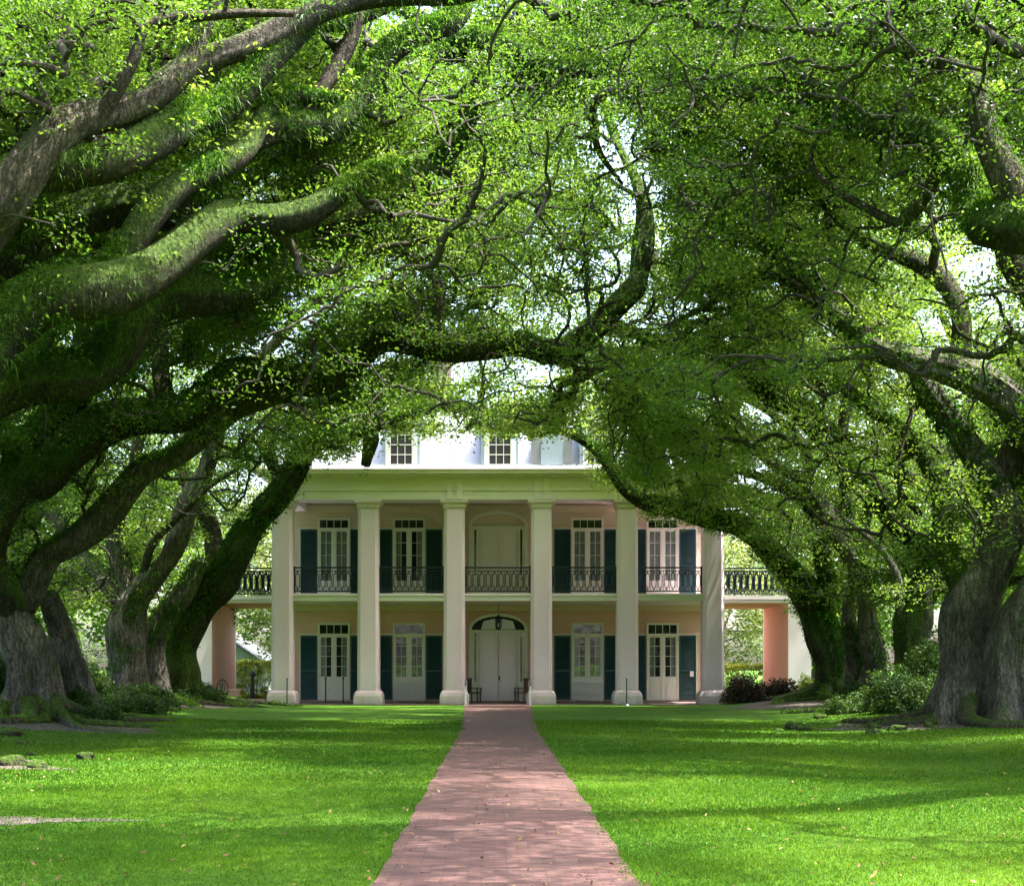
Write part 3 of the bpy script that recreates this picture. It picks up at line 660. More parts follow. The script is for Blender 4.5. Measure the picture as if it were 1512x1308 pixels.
# low pink garden wall next to that pier
gw = MB(); gw.box(-13.6, -12.2, 61.6, 61.9, 0, .62); gw.box(-13.66, -12.14, 61.56, 61.94, .62, .70); gw.box(-12.12, -11.0, 61.6, 61.9, 0, .22)
tag(gw.build('garden_wall', M['pinkpier']), 'low pink stepped garden wall between left pier and leftmost column', 'wall')
lp = thing('garden_post', (-11.7, 62.2, 0), 'dark bollard post in front of the left clipped hedge', 'post')
m = MB(); m.tube([(-11.7, 62.2, 0), (-11.7, 62.2, 1.3)], [.12, .09], 10); m.build('shaft', M['iron'], lp)
m = MB(); m.tube([(-11.7, 62.2, 1.3), (-11.7, 62.2, 1.36), (-11.7, 62.2, 1.5), (-11.7, 62.2, 1.58)], [.13, .16, .1, .02], 10); m.build('cap', M['iron'], lp)
# grey shed seen through the left passage
sh = thing('garden_shed', (-18.6, 86, 0), 'grey boarded shed with dark gable roof behind left passage', 'shed')
m = MB(); m.prism_y([(-22, 0), (-15.3, 0), (-15.3, 1.9), (-18.6, 4.05), (-22, 1.9)], 86, 92)
for k in range(26): m.box(-21.9 + k * .25, -21.88 + k * .25, 85.97, 85.999, 0, 1.9)
m.build('wall', M['shedwall'], sh)
m = MB(); m.loft([[(-22.5, y, 1.62), (-18.6, y, 4.10), (-14.8, y, 1.62), (-14.8, y, 1.80), (-18.6, y, 4.32), (-22.5, y, 1.80)] for y in (85.5, 92.5)]); m.build('roof', M['shedroof'], sh)
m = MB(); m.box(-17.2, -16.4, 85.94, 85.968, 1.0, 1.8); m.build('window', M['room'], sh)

# ------------------------------------------------------------------ vegetation helpers
def leaves(cent, rad, flat, per, size, seed, cluster_tint=None, up=0.8, ratio=0.5):
    """leaf rhombs in flattened clusters -> verts, quads, tint"""
    r = np.random.default_rng(seed); n = len(cent)
    per = np.broadcast_to(per, (n,)).astype(int); idx = np.repeat(np.arange(n), per); k = len(idx)
    d = r.normal(size=(k, 3)); d /= np.linalg.norm(d, axis=1, keepdims=True); q = r.uniform(0.15, 1, k) ** 0.5
    rad = np.broadcast_to(rad, (n,)); off = d * q[:, None] * rad[idx][:, None]; off[:, 2] *= flat
    # tilt every cluster plate at random
    tx = r.normal(0, .28, n)[idx]; ty = r.normal(0, .28, n)[idx]; off[:, 2] += off[:, 0] * tx + off[:, 1] * ty
    c = cent[idx] + off
    nn = r.normal(size=(k, 3)); nn[:, 2] = np.abs(nn[:, 2]) * 0.6 + up; nn /= np.linalg.norm(nn, axis=1, keepdims=True)
    t = r.normal(size=(k, 3)); t -= nn * (t * nn).sum(1, keepdims=True); t /= np.linalg.norm(t, axis=1, keepdims=True); b = np.cross(nn, t)
    s = np.broadcast_to(size, (n,))[idx] * r.uniform(.65, 1.35, k)
    a = (t * (s * .5)[:, None]); w_ = b * (s * .5 * ratio)[:, None]; fold = nn * (s * .08)[:, None]
    v = np.stack([c - a, c + w_ + fold - a * .1, c + a, c - w_ + fold - a * .1], 1).reshape(-1, 3)
    f = np.arange(4 * k).reshape(-1, 4)
    ct = r.uniform(0, 1, n) if cluster_tint is None else cluster_tint
    tint = np.clip(.76 * ct[idx] + .24 * r.uniform(0, 1, k), 0, 1)
    return v, f, tint

def blades(base, dirn, length, width, seed, droop=.5):
    r = np.random.default_rng(seed); k = len(base)
    side = np.cross(dirn, r.normal(size=(k, 3))); side /= np.linalg.norm(side, axis=1, keepdims=True) + 1e-9
    l = length[:, None]; wv = side * (width * .5)[:, None]
    mid = base + dirn * l * .55 - np.array((0, 0, 1)) * l * .06 * droop
    tip = base + dirn * l * .95 - np.array((0, 0, 1)) * l * .45 * droop
    v = np.stack([base - wv, base + wv, mid + wv * .8, mid - wv * .8, tip], 1).reshape(-1, 3)
    o = np.arange(k)[:, None] * 5
    return v, [o + np.array([[0, 1, 2, 3]]), o + np.array([[3, 2, 4]])]

def in_poly(px, py, poly):
    c = np.zeros(px.shape, bool); n = len(poly)
    for i in range(n):
        x0, y0 = poly[i]; x1, y1 = poly[i - 1]
        c ^= ((y0 > py) != (y1 > py)) & (px < (x1 - x0) * (py - y0) / (y1 - y0 + 1e-9) + x0)
    return c

# ------------------------------------------------------------------ the oaks
W = lambda x, y, z: np.array((x, y, z), float)
OAKS = []
def oak(name, label, base, stems, limbs, pale=False, group='live oaks lining the brick path'):
    OAKS.append(dict(name=name, label=label, base=base, stems=stems, limbs=limbs, pale=pale, group=group))
# every stem / limb: ([points], [radii], kind) ; kind: m mossy, b bare, n normal bark
oak('live_oak', 'enormous oak whose thick fern covered limbs spread in tiers and end in a bare hook', W(-13, 21, 0),
    [([W(-13, 21, -.2), W(-13, 21, 1.2), W(-12.9, 21, 2.6), W(-12.6, 21, 4)], [1.3, 1.05, 1.0, .85], 'n')],
    [([W(-12.8, 21, 3.2), W(-11, 21.6, 4.6), P(-80, 535, 22), P(60, 470, 22.5), P(160, 425, 23), P(270, 358, 24), P(370, 320, 24.8), P(470, 302, 25.4), P(545, 262, 26), P(600, 240, 26.5)], [.7, .6, .50, .46, .44, .38, .32, .24, .14, .06], 'm'),
     ([W(-12.7, 21, 3.5), W(-11, 21.6, 5.6), P(-60, 425, 23), P(100, 335, 23.5), P(250, 290, 24), P(360, 236, 25), P(450, 182, 26), P(520, 148, 26.6), P(558, 122, 27), P(612, 58, 27.5), P(668, 12, 28), P(700, -60, 28.5)], [.65, .5, .42, .38, .36, .33, .30, .27, .26, .25, .23, .15], 'mF'),
     ([W(-12.8, 21.2, 2.8), W(-11.6, 22.5, 3.7), P(-80, 630, 24.5), P(80, 552, 26), P(200, 488, 27), P(300, 438, 28), P(400, 385, 29), P(480, 335, 30), P(560, 290, 31), P(635, 252, 32), P(690, 190, 32.5), P(706, 140, 33), P(690, 95, 33.5), P(640, 60, 34)], [.7, .62, .56, .5, .46, .42, .36, .32, .29, .25, .18, .15, .12, .07], 'mF'),
     ([W(-12.7, 21, 3.6), W(-11, 20.8, 6.6), P(-100, 330, 21), P(0, 270, 21.5), P(120, 205, 22), P(250, 112, 22.5), P(285, 50, 22.8), P(318, -10, 23), P(350, -90, 23)], [.65, .5, .42, .36, .3, .17, .15, .13, .1], 'n'),
     ([P(0, 270, 21.5), P(130, 235, 22.2), P(250, 195, 23), P(330, 150, 24), P(400, 85, 25), P(490, 24, 26), P(580, 0, 27), P(680, -20, 28)], [.3, .3, .3, .28, .26, .22, .2, .12], 'm'),
     ([P(430, 200, 25.6), P(462, 150, 25.9), P(490, 100, 26.2), P(520, 50, 26.4), P(545, -15, 26.6)], [.2, .19, .18, .17, .14], 'b'),
     ([P(60, 470, 22.5), P(160, 390, 23), P(260, 310, 23.6), P(350, 210, 24.4), P(400, 150, 25), P(500, 150, 26)], [.3, .28, .25, .2, .16, .08], 'm'),
     ([P(120, 205, 22), P(200, 100, 22), P(230, 40, 22), P(330, 15, 22.5), P(430, 20, 23)], [.14, .12, .1, .08, .05], 'b'),
     ([W(-12.6, 21, 3.8), W(-14, 20, 7), W(-15, 19, 10), W(-15, 18, 13)], [.6, .42, .28, .1], 'n'),
     ([W(-12.6, 21, 3.8), W(-11, 18, 7.5), W(-8, 15.5, 9.8), W(-5, 14, 11.2), W(-2, 13, 12)], [.6, .45, .33, .22, .08], 'm'),
     ([W(-12.6, 21, 3.9), W(-10, 22, 8), W(-7, 24, 12), W(-3, 25, 14.5), W(1, 26, 15.5)], [.6, .45, .3, .2, .08], 'n')])
oak('live_oak', 'oak whose low mossy limb arches right over the path before the roof and curls upward', P(45, 1075, 36.3),
    [([P(50, 1085, 36.3), P(48, 1040, 36.3), P(42, 970, 36.3), P(25, 900, 36.2)], [1.15, .75, .62, .6], 'n'),
     ([P(118, 1060, 38.5), P(110, 1000, 38.4), P(98, 940, 38), P(70, 880, 37)], [.6, .42, .36, .3], 'p')],
    [([P(20, 905, 36.2), P(60, 852, 36), P(105, 792, 36), P(180, 728, 36.5), P(250, 682, 37), P(320, 625, 38), P(390, 590, 39), P(460, 570, 40)], [.5, .44, .42, .40, .36, .3, .22, .1], 'n'),
     ([P(25, 905, 36.2), P(-20, 800, 35), P(20, 725, 35), P(120, 655, 35), P(250, 604, 35.5), P(370, 570, 36), P(470, 543, 36.5), P(560, 515, 37), P(650, 502, 37.5), P(740, 516, 38), P(830, 512, 38.5), P(890, 475, 39), P(938, 410, 39.5), P(960, 345, 40), P(935, 275, 40.5), P(905, 190, 41), P(880, 120, 41.5)],
      [.6, .58, .55, .52, .48, .44, .42, .40, .38, .37, .36, .35, .33, .28, .17, .12, .06], 'mF'),
     ([P(20, 725, 35), P(110, 560, 36), P(160, 470, 37), P(250, 400, 38), P(330, 300, 39), P(420, 240, 40)], [.45, .38, .32, .26, .2, .08], 'm'),
     ([P(250, 604, 35.5), P(230, 500, 36), P(260, 430, 36.5), P(300, 360, 37)], [.25, .2, .15, .07], 'n'),
     ([P(650, 502, 37.5), P(640, 420, 38), P(600, 350, 39), P(640, 280, 40), P(660, 200, 41)], [.2, .16, .13, .1, .05], 'n'),
     ([P(-20, 800, 35), W(-15, 34, 9), W(-15, 33, 13), W(-13, 32, 16)], [.5, .4, .28, .1], 'n'),
     ([P(25, 905, 36.2), W(-17, 37, 6), W(-20, 38, 9), W(-22, 38, 11)], [.45, .36, .25, .08], 'n')])
oak('live_oak', 'oak with straight pale trunk that bends halfway up, beside the leaning ivy green oak', P(190, 1046, 52),
    [([P(190, 1052, 52), P(189, 1000, 52), P(190, 940, 52), P(198, 890, 52), P(228, 845, 52), P(265, 790, 51.8), P(290, 725, 51.5), P(310, 665, 51), P(345, 605, 50.4), P(420, 565, 49.5), P(500, 545, 49)], [1.1, .76, .66, .6, .46, .40, .36, .32, .26, .18, .08], 'n')],
    [([P(196, 900, 52), P(180, 820, 52), P(175, 740, 51.5), P(215, 640, 51), P(230, 540, 50.5)], [.4, .34, .28, .2, .08], 'n'),
     ([P(210, 850, 52), P(230, 800, 51), P(290, 735, 50.5), P(370, 680, 50)], [.16, .14, .12, .05], 'b'),
     ([P(310, 665, 51), P(350, 560, 51), P(430, 480, 51), P(500, 420, 50.5), P(600, 380, 50)], [.26, .22, .18, .13, .05], 'n'),
     ([P(196, 900, 52), W(-17.5, 53, 7), W(-19, 54, 10), W(-19, 55, 14)], [.4, .34, .24, .08], 'n')])
oak('live_oak', 'leaning oak beside the bright pink pier, ivy green on top and brown below', P(266, 1044, 55.5),
    [([P(262, 1050, 55.5), P(260, 1005, 55.5), P(262, 960, 55.5), P(290, 900, 55.4), P(330, 845, 55.2), P(372, 785, 55), P(415, 718, 54.6), P(465, 660, 54), P(520, 636, 53.5), P(575, 622, 53), P(640, 600, 52.5), P(700, 605, 52)], [1.15, .82, .76, .76, .72, .62, .5, .38, .28, .2, .12, .05], 'm'),
     ([P(225, 1048, 53.5), P(228, 1000, 53.5), P(232, 950, 53.6), P(250, 900, 54), P(300, 830, 54.5)], [.7, .5, .46, .42, .3], 'n')],
    [([P(545, 628, 53.3), P(547, 650, 53.3), P(544, 690, 53.2)], [.28, .32, .22], 'm'),
     ([P(415, 718, 54.6), P(400, 640, 54), P(430, 570, 53.5), P(500, 520, 53), P(600, 500, 52.5)], [.3, .26, .2, .15, .06], 'm'),
     ([P(640, 600, 52.5), P(655, 570, 52), P(665, 540, 52), P(720, 520, 52)], [.1, .09, .07, .03], 'b'),
     ([P(330, 845, 55.2), P(290, 740, 55.5), P(270, 640, 56), P(300, 540, 56)], [.4, .32, .22, .08], 'n')])
oak('live_oak', 'oak with a long thin dark limb that runs level high over the path', W(13.2, 20, 0),
    [([W(13.2, 20, -.2), W(13.2, 20, 1.2), W(13, 20, 2.6), W(12.7, 20, 4)], [1.3, 1.05, 1.0, .85], 'n')],
    [([W(12.9, 20, 3.2), W(11.6, 20.6, 6), P(1640, 400, 21), P(1520, 335, 22), P(1450, 296, 23), P(1388, 252, 24), P(1322, 188, 25), P(1250, 152, 26), P(1150, 146, 27), P(1050, 118, 28), P(930, 94, 29), P(800, 86, 30), P(690, 62, 31), P(600, 18, 32), P(520, -20, 33)], [.7, .55, .46, .40, .36, .32, .27, .23, .2, .19, .21, .21, .2, .14, .06], 'mF'),
     ([P(1520, 335, 22), P(1470, 220, 22.5), P(1440, 120, 23), P(1350, 85, 24), P(1280, 60, 25), P(1200, 50, 26)], [.3, .24, .2, .16, .12, .05], 'n'),
     ([P(1250, 152, 26), P(1180, 110, 26.5), P(1140, 60, 27), P(1060, 45, 28)], [.13, .1, .08, .04], 'n'),
     ([P(1388, 252, 24), P(1340, 330, 25), P(1270, 300, 26), P(1200, 250, 27), P(1215, 190, 27.5)], [.14, .1, .08, .06, .03], 'b'),
     ([P(1050, 118, 28), P(890, 140, 29), P(880, 210, 30), P(920, 270, 31)], [.12, .1, .08, .04], 'n'),
     ([W(12.8, 20, 3.6), W(11.5, 21, 5), P(1580, 500, 24), P(1510, 400, 25), P(1485, 330, 25.5), P(1460, 240, 26)], [.6, .4, .3, .22, .19, .1], 'b'),
     ([W(12.7, 20, 3.9), W(14.5, 19, 7.5), W(15.5, 18, 11), W(15, 18, 14)], [.6, .42, .28, .1], 'n'),
     ([W(12.7, 20, 3.8), W(10.5, 17.5, 8), W(8, 15.5, 10), W(5, 14, 11.5), W(2, 13, 12.5)], [.6, .45, .33, .22, .08], 'm'),
     ([W(12.7, 20, 3.9), W(12, 20, 8), W(9, 20, 12), W(5, 21, 14.5)], [.6, .45, .3, .08], 'n')])
oak('live_oak', 'massive flared grey double trunk oak with a bare brown curving limb', P(1440, 1080, 35),
    [([P(1440, 1090, 35), P(1438, 1050, 35), P(1434, 980, 35), P(1440, 900, 35), P(1472, 825, 35), P(1478, 745, 35), P(1445, 672, 35.2), P(1402, 618, 35.4), P(1366, 572, 35.6), P(1348, 540, 35.8), P(1320, 505, 36)], [1.35, .95, .80, .72, .52, .44, .38, .34, .3, .24, .1], 'bF'),
     ([P(1505, 1092, 34), P(1500, 1040, 34), P(1498, 970, 34), P(1530, 880, 34), P(1580, 780, 34), P(1565, 680, 34.3), P(1512, 612, 34.5), P(1430, 562, 34.5), P(1350, 527, 35), P(1280, 505, 36), P(1215, 455, 37), P(1175, 400, 38), P(1120, 360, 39), P(1050, 330, 40)], [1.2, .8, .66, .6, .56, .52, .48, .42, .38, .32, .24, .18, .12, .05], 'n')],
    [([P(1440, 900, 35), P(1400, 820, 35.5), P(1390, 740, 36), P(1330, 640, 36.5), P(1260, 580, 37), P(1180, 560, 38)], [.36, .3, .26, .2, .15, .06], 'm'),
     ([P(1360, 760, 36), P(1328, 720, 36), P(1335, 650, 36.3), P(1352, 590, 36.6)], [.1, .09, .08, .05], 'b'),
     ([P(1478, 745, 35), P(1512, 640, 35), W(15, 35, 11), W(14, 34, 15)], [.36, .3, .22, .08], 'n'),
     ([P(1430, 562, 34.5), P(1400, 450, 35), P(1330, 370, 36), P(1240, 330, 37), P(1150, 250, 38), P(1080, 200, 39)], [.3, .26, .22, .17, .12, .05], 'n'),
     ([P(1215, 455, 37), P(1130, 410, 38), P(1020, 465, 39), P(985, 490, 39.5)], [.14, .11, .08, .04], 'n')])
oak('live_oak', 'grey oak forked low down, rising behind the large ivy mound', P(1345, 1050, 47),
    [([P(1348, 1056, 47), P(1346, 1010, 47), P(1345, 950, 47), P(1352, 900, 47), P(1372, 850, 47), P(1350, 790, 47), P(1305, 738, 46.8), P(1250, 690, 46.5), P(1200, 622, 46), P(1140, 575, 45.5), P(1080, 532, 45), P(1030, 506, 44.5), P(950, 498, 44), P(890, 480, 44)], [1.0, .66, .55, .5, .46, .44, .44, .42, .40, .36, .3, .22, .13, .05], 'm')],
    [([P(1346, 955, 47), P(1330, 900, 46.8), P(1326, 850, 46.5), P(1290, 800, 46.5), P(1240, 760, 46)], [.2, .16, .14, .1, .05], 'p'),
     ([P(1346, 960, 47), P(1370, 925, 46.6), P(1378, 860, 46.4), P(1400, 800, 46)], [.2, .15, .13, .05], 'p'),
     ([P(1140, 575, 45.5), P(1070, 480, 45), P(1000, 430, 44.5), P(960, 470, 44)], [.18, .14, .1, .04], 'n'),
     ([P(1250, 690, 46.5), P(1240, 560, 47), P(1200, 470, 47), P(1130, 420, 47)], [.26, .2, .14, .05], 'n'),
     ([P(1372, 850, 47), W(17, 48, 9), W(18, 49, 13), W(17, 50, 16)], [.36, .28, .2, .08], 'n')])
oak('live_oak', 'slim twin stemmed dark oak between the wing tree and the grey forked oak', P(1283, 1042, 53),
    [([P(1290, 1048, 53), P(1290, 1000, 53), P(1286, 940, 53), P(1275, 870, 53), P(1240, 790, 52.5), P(1190, 715, 52), P(1150, 690, 51.5), P(1090, 650, 51), P(1040, 600, 50.5)], [.8, .5, .44, .4, .36, .28, .2, .13, .05], 'n'),
     ([P(1262, 1046, 54), P(1262, 1000, 54), P(1258, 940, 54), P(1256, 880, 54), P(1275, 800, 54), P(1290, 700, 54)], [.6, .36, .32, .3, .24, .08], 'n')],
    [([P(1275, 870, 53), P(1250, 740, 53), P(1220, 640, 53), P(1150, 560, 52.5), P(1100, 520, 52)], [.28, .24, .2, .13, .05], 'm'),
     ([P(1150, 690, 51.5), P(1110, 640, 51), P(1060, 605, 50.6), P(1010, 590, 50.4)], [.1, .08, .06, .03], 'b')])
oak('live_oak', 'dark oak beside the shaded pink pier, its mossy limb drooping before the facade', P(1228, 1040, 57),
    [([P(1230, 1047, 57), P(1228, 1010, 57), P(1224, 965, 57), P(1212, 920, 56.8), P(1184, 872, 56.4), P(1140, 815, 56), P(1090, 776, 55.4), P(1030, 758, 55), P(975, 748, 54.6), P(925, 724, 54.3), P(898, 692, 54), P(872, 656, 53.8), P(835, 636, 53.6), P(780, 640, 53.4)], [1.0, .72, .68, .68, .58, .48, .42, .38, .34, .30, .26, .2, .13, .05], 'm')],
    [([P(1212, 920, 56.8), P(1222, 840, 56.5), P(1200, 760, 56), P(1150, 720, 55.5), P(1090, 690, 55), P(1000, 690, 54.5)], [.4, .34, .28, .22, .15, .06], 'm'),
     ([P(1030, 758, 55), P(1006, 720, 54.8), P(1000, 680, 54.6), P(980, 650, 54.4)], [.12, .1, .08, .03], 'n'),
     ([P(898, 692, 54), P(905, 640, 54), P(880, 590, 54), P(900, 540, 53.5)], [.14, .12, .1, .04], 'n'),
     ([P(1200, 760, 56), P(1180, 650, 55.5), P(1100, 590, 55), P(1020, 570, 54)], [.24, .2, .14, .05], 'n')])

# opening of the vault: nothing leafy hangs in front of house, lawn and path
OPEN = [(-400, 1400), (-400, 960), (40, 930), (150, 905), (240, 830), (330, 810), (392, 760), (400, 728), (440, 700), (540, 694), (560, 655), (590, 626), (650, 615), (660, 520), (810, 520),
        (815, 615), (845, 635), (852, 690), (905, 740), (930, 775), (1040, 790), (1120, 850), (1185, 935), (1260, 935), (1300, 905), (1420, 900), (1500, 900), (1900, 960), (1900, 1400)]
nodes, nrad, nown, nlimb = [], [], [], []
LIMB = []; LGEO = []
limb_img = []
def lobed(amp, seed, flare=None):
    r = np.random.default_rng(seed); ph = r.uniform(0, 6.28, 9); ks = np.array([2, 3, 5, 7, 9, 12, 15, 18, 21]); wv = r.normal(0, .12, 9)
    def fn(a, n):
        s = np.arange(n)[:, None]; o = 1.0 + .08 * np.sin(.29 * s + ph[0]) + .06 * np.sin(.71 * s + ph[1]) + .10 * np.clip(np.sin(.43 * s + 2 * a[None, :] + ph[2]) - .6, 0, 1)
        for k in range(9): o = o + amp / (1 + .45 * k) * np.sin(ks[k] * a[None, :] + ph[k] + wv[k] * s + .6 * np.sin(.23 * s + k))
        if flare is not None:
            fz = flare[:, None]; o = o + fz * (.26 * np.sin(5 * a[None, :] + ph[0]) + .15 * np.sin(8 * a[None, :] + ph[1]))
        return o
    return fn
BK = {'m': 'barkmoss', 'b': 'barkbare', 'n': 'bark', 'p': 'barkpale'}
for ti, T in enumerate(OAKS):
    b = T['base']; gz = float(ground_z(b[0], b[1]))
    T['obj'] = thing('live_oak', (b[0], b[1], gz), T['label'], 'tree', T['group'])
    T['splines'] = []
    for si, (pts, rad, kd) in enumerate(T['stems'] + T['limbs']):
        pts = [np.array(p) for p in pts]
        stem = si < len(T['stems'])
        if stem: pts[0] = pts[0].copy(); pts[0][2] = ground_z(pts[0][0], pts[0][1]) - .25
        sp, sr = spline(pts, rad, .22)
        L_ = np.cumsum(np.r_[0, np.linalg.norm(np.diff(sp, axis=0), axis=1)])
        # small natural wobble
        am = (np.clip(sr * .35, 0, .10) if stem else np.clip(sr * .7, 0, .24))[:, None] * (np.clip(L_ / 2, 0, 1)[:, None])
        sp = sp + am * np.stack([np.sin(L_ * 1.3 + si), np.sin(L_ * 1.05 + 2 * si + ti), np.sin(L_ * 1.6 + 3 * si)], -1)
        flare = np.clip(1 - (sp[:, 2] - gz) / 1.8, 0, 1) ** 1.5 if stem else None
        v, fa = tube_np(sp, sr, 44 if stem else (26 if rad[0] > .4 else 12), lobes=lobed(.10 if stem else .075, ti * 31 + si, flare))
        nm = 'trunk' if stem else 'limb'
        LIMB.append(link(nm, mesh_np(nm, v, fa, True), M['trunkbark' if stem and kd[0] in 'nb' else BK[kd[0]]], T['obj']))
        LGEO.append((v, fa))
        T['splines'].append((sp, sr, kd, stem))
        keep = (sp[:, 2] > 3.2)
        nodes.append(sp[keep][::2]); nrad.append(sr[keep][::2]); nown.append(np.full(len(sp[keep][::2]), ti)); nlimb.append(np.full(len(sp[keep][::2]), len(LIMB) - 1))
        vis = sp[:, 1] > 15
        px, py = proj(sp[vis]); limb_img.append(np.stack([px, py, sp[vis][:, 1], sr[vis] * FPX / sp[vis][:, 1], np.full(vis.sum(), 1.0 if 'F' in kd else 0.0)], -1)[::2])
    # surface roots
    nroot = 12
    for k in range(nroot):
        a = 2 * math.pi * (k + random.uniform(-.3, .3)) / nroot + ti; ln_ = random.uniform(1.8, 5.2)
        q = [np.array((b[0] + math.cos(a + .4 * math.sin(3 * u + k)) * (.45 + ln_ * u), b[1] + math.sin(a + .4 * math.sin(3 * u + k)) * (.45 + ln_ * u), 0)) for u in np.linspace(0, 1, 6)]
        for u, z in zip(q, (.44, .15, .05, .05, .0, -.08)): u[2] = ground_z(u[0], u[1]) + z
        sp, sr = spline(q, [.40, .22, .15, .12, .09, .05], .2)
        v, fa = tube_np(sp, sr, 10, lobes=lobed(.1, ti * 77 + k))
        T['splines'].append((sp, sr, 'r', True))
        link('root', mesh_np('root', v, fa, True), M['bark' if k % 2 else 'barkmoss'], T['obj'])
nodes = np.concatenate(nodes); nrad = np.concatenate(nrad); nown = np.concatenate(nown); nlimb = np.concatenate(nlimb)
limb_img = np.concatenate(limb_img)

# sample leaf clusters through the vault of the avenue
def nearest(a, b, chunk=1500):
    out_i = np.empty(len(a), int); out_d = np.empty(len(a))
    b2 = (b * b).sum(1)
    for s in range(0, len(a), chunk):
        d = ((a[s:s + chunk] ** 2).sum(1)[:, None] + b2[None] - 2 * a[s:s + chunk] @ b.T); i = d.argmin(1)
        out_i[s:s + chunk] = i; out_d[s:s + chunk] = np.sqrt(np.maximum(d[np.arange(len(i)), i], 0))
    return out_i, out_d
NC = 225000
c = np.stack([rng.uniform(-25, 25, NC), rng.uniform(1, 60.5, NC), rng.uniform(2.4, 22, NC)], -1)
NB = 15000; c[:NB] = np.stack([rng.uniform(-11, 11, NB), rng.uniform(22, 40, NB), rng.uniform(10.5, 20.5, NB)], -1)
top = 16.6 + 1.6 * wob(c * .22, 3) + np.clip((c[:, 1] - 24) * .26, 0, 4.5); ax = np.abs(c[:, 0])
ok = (c[:, 2] < top - np.clip(ax - 15, 0, 20) * .45)
ok &= (c[:, 1] > 14) | (rng.uniform(0, 1, NC) < .45)  # sparse unseen canopy over the camera, added to shade the near lawn
ok &= c[:, 2] > np.where(ax < 8, 7.0, np.where(ax < 12, 7.0 - (ax - 8) * .75, 4.0)) + np.clip(24 - c[:, 1], 0, 12) * .18
px, py = proj(c); rp = 0.8 * FPX / c[:, 1]
bad = np.zeros(NC, bool)
for dx, dy in ((0, 0), (0, .55), (-.8, .2), (.8, .2)): bad |= in_poly(px + dx * rp, py + dy * rp, OPEN)
sky_gap = (py < 640) & (px > 560) & (px < 860) & bad & (rng.uniform(0, 1, NC) < np.where(py < 590, .32, .6)); bad &= ~sky_gap
ok &= ~bad
ok &= ~((c[:, 0] < -9) & (c[:, 1] > 38) & (rng.uniform(0, 1, NC) < .55)); ok &= ~((c[:, 0] > 11) & (c[:, 1] > 40) & (rng.uniform(0, 1, NC) < .4))
ok &= ~((c[:, 1] > 40) & (c[:, 2] > 13.5) & (rng.uniform(0, 1, NC) < .45)); ok &= ~((py < -60) & (c[:, 1] > 13) & (rng.uniform(0, 1, NC) < .55))
ok &= ~((c[:, 1] > 33.5) & (c[:, 1] < 39.5) & (c[:, 2] > 11.5) & (c[:, 0] > -11) & (c[:, 0] < 4.5) & (rng.uniform(0, 1, NC) < .6)); ok &= ~((py < -50) & (c[:, 1] > 13) & (c[:, 1] < 33) & (c[:, 0] < 2) & (rng.uniform(0, 1, NC) < .6))
MID = [(640, 130), (900, 150), (1300, 215), (1420, 330), (1400, 480), (1150, 530), (980, 510), (830, 480), (640, 470)]
ok &= ~(in_poly(px, py, MID) & (c[:, 1] < 35) & (rng.uniform(0, 1, NC) < .78))
ok &= ~((c[:, 1] > 57) & (ax < 13)); ok &= ~((c[:, 1] > 49) & (ax < 10) & (c[:, 2] > 14.2) & (rng.uniform(0, 1, NC) < .9)); ok &= ~((ax < 7) & (c[:, 1] < 17) & (c[:, 2] < 10))
ok &= wob(c * .62, 11) > -.42 + .25 * wob(c * .2, 5)
c = c[ok]
ni, nd = nearest(c, nodes)
keep = nd < 4.2 + rng.uniform(0, 1.6, len(c)) + np.clip(15 - c[:, 1], 0, 1.5); c, ni, nd = c[keep], ni[keep], nd[keep]
# keep the big limbs in view
px, py = proj(c); hid = np.zeros(len(c), bool)
for s in range(0, len(c), 2000):
    dx = px[s:s + 2000, None] - limb_img[None, :, 0]; dy = py[s:s + 2000, None] - limb_img[None, :, 1]
    ft = limb_img[None, :, 4] > .5; big = (limb_img[None, :, 3] * limb_img[None, :, 2] / FPX > .17) | ft
    lim = limb_img[None, :, 3] + np.where(ft, .62, np.where(big, .42, .6)) * FPX / c[s:s + 2000, 1][:, None]
    near = (dx * dx + dy * dy < lim * lim) & (big | (dy > -.35 * limb_img[None, :, 3])) & (c[s:s + 2000, 1][:, None] < limb_img[None, :, 2] + .1) & (c[s:s + 2000, 1][:, None] > limb_img[None, :, 2] - 22)
    hid[s:s + 2000] = near.any(1)
c = c[~(hid & (rng.uniform(0, 1, len(c)) < np.where(px < 620, .97, .88)))]
NMAX = 35000
if len(c) > NMAX: c = c[rng.choice(len(c), NMAX, replace=False)]
ni, nd = nearest(c, nodes); o = np.argsort(nd); c = c[o]
print('clusters', len(c))
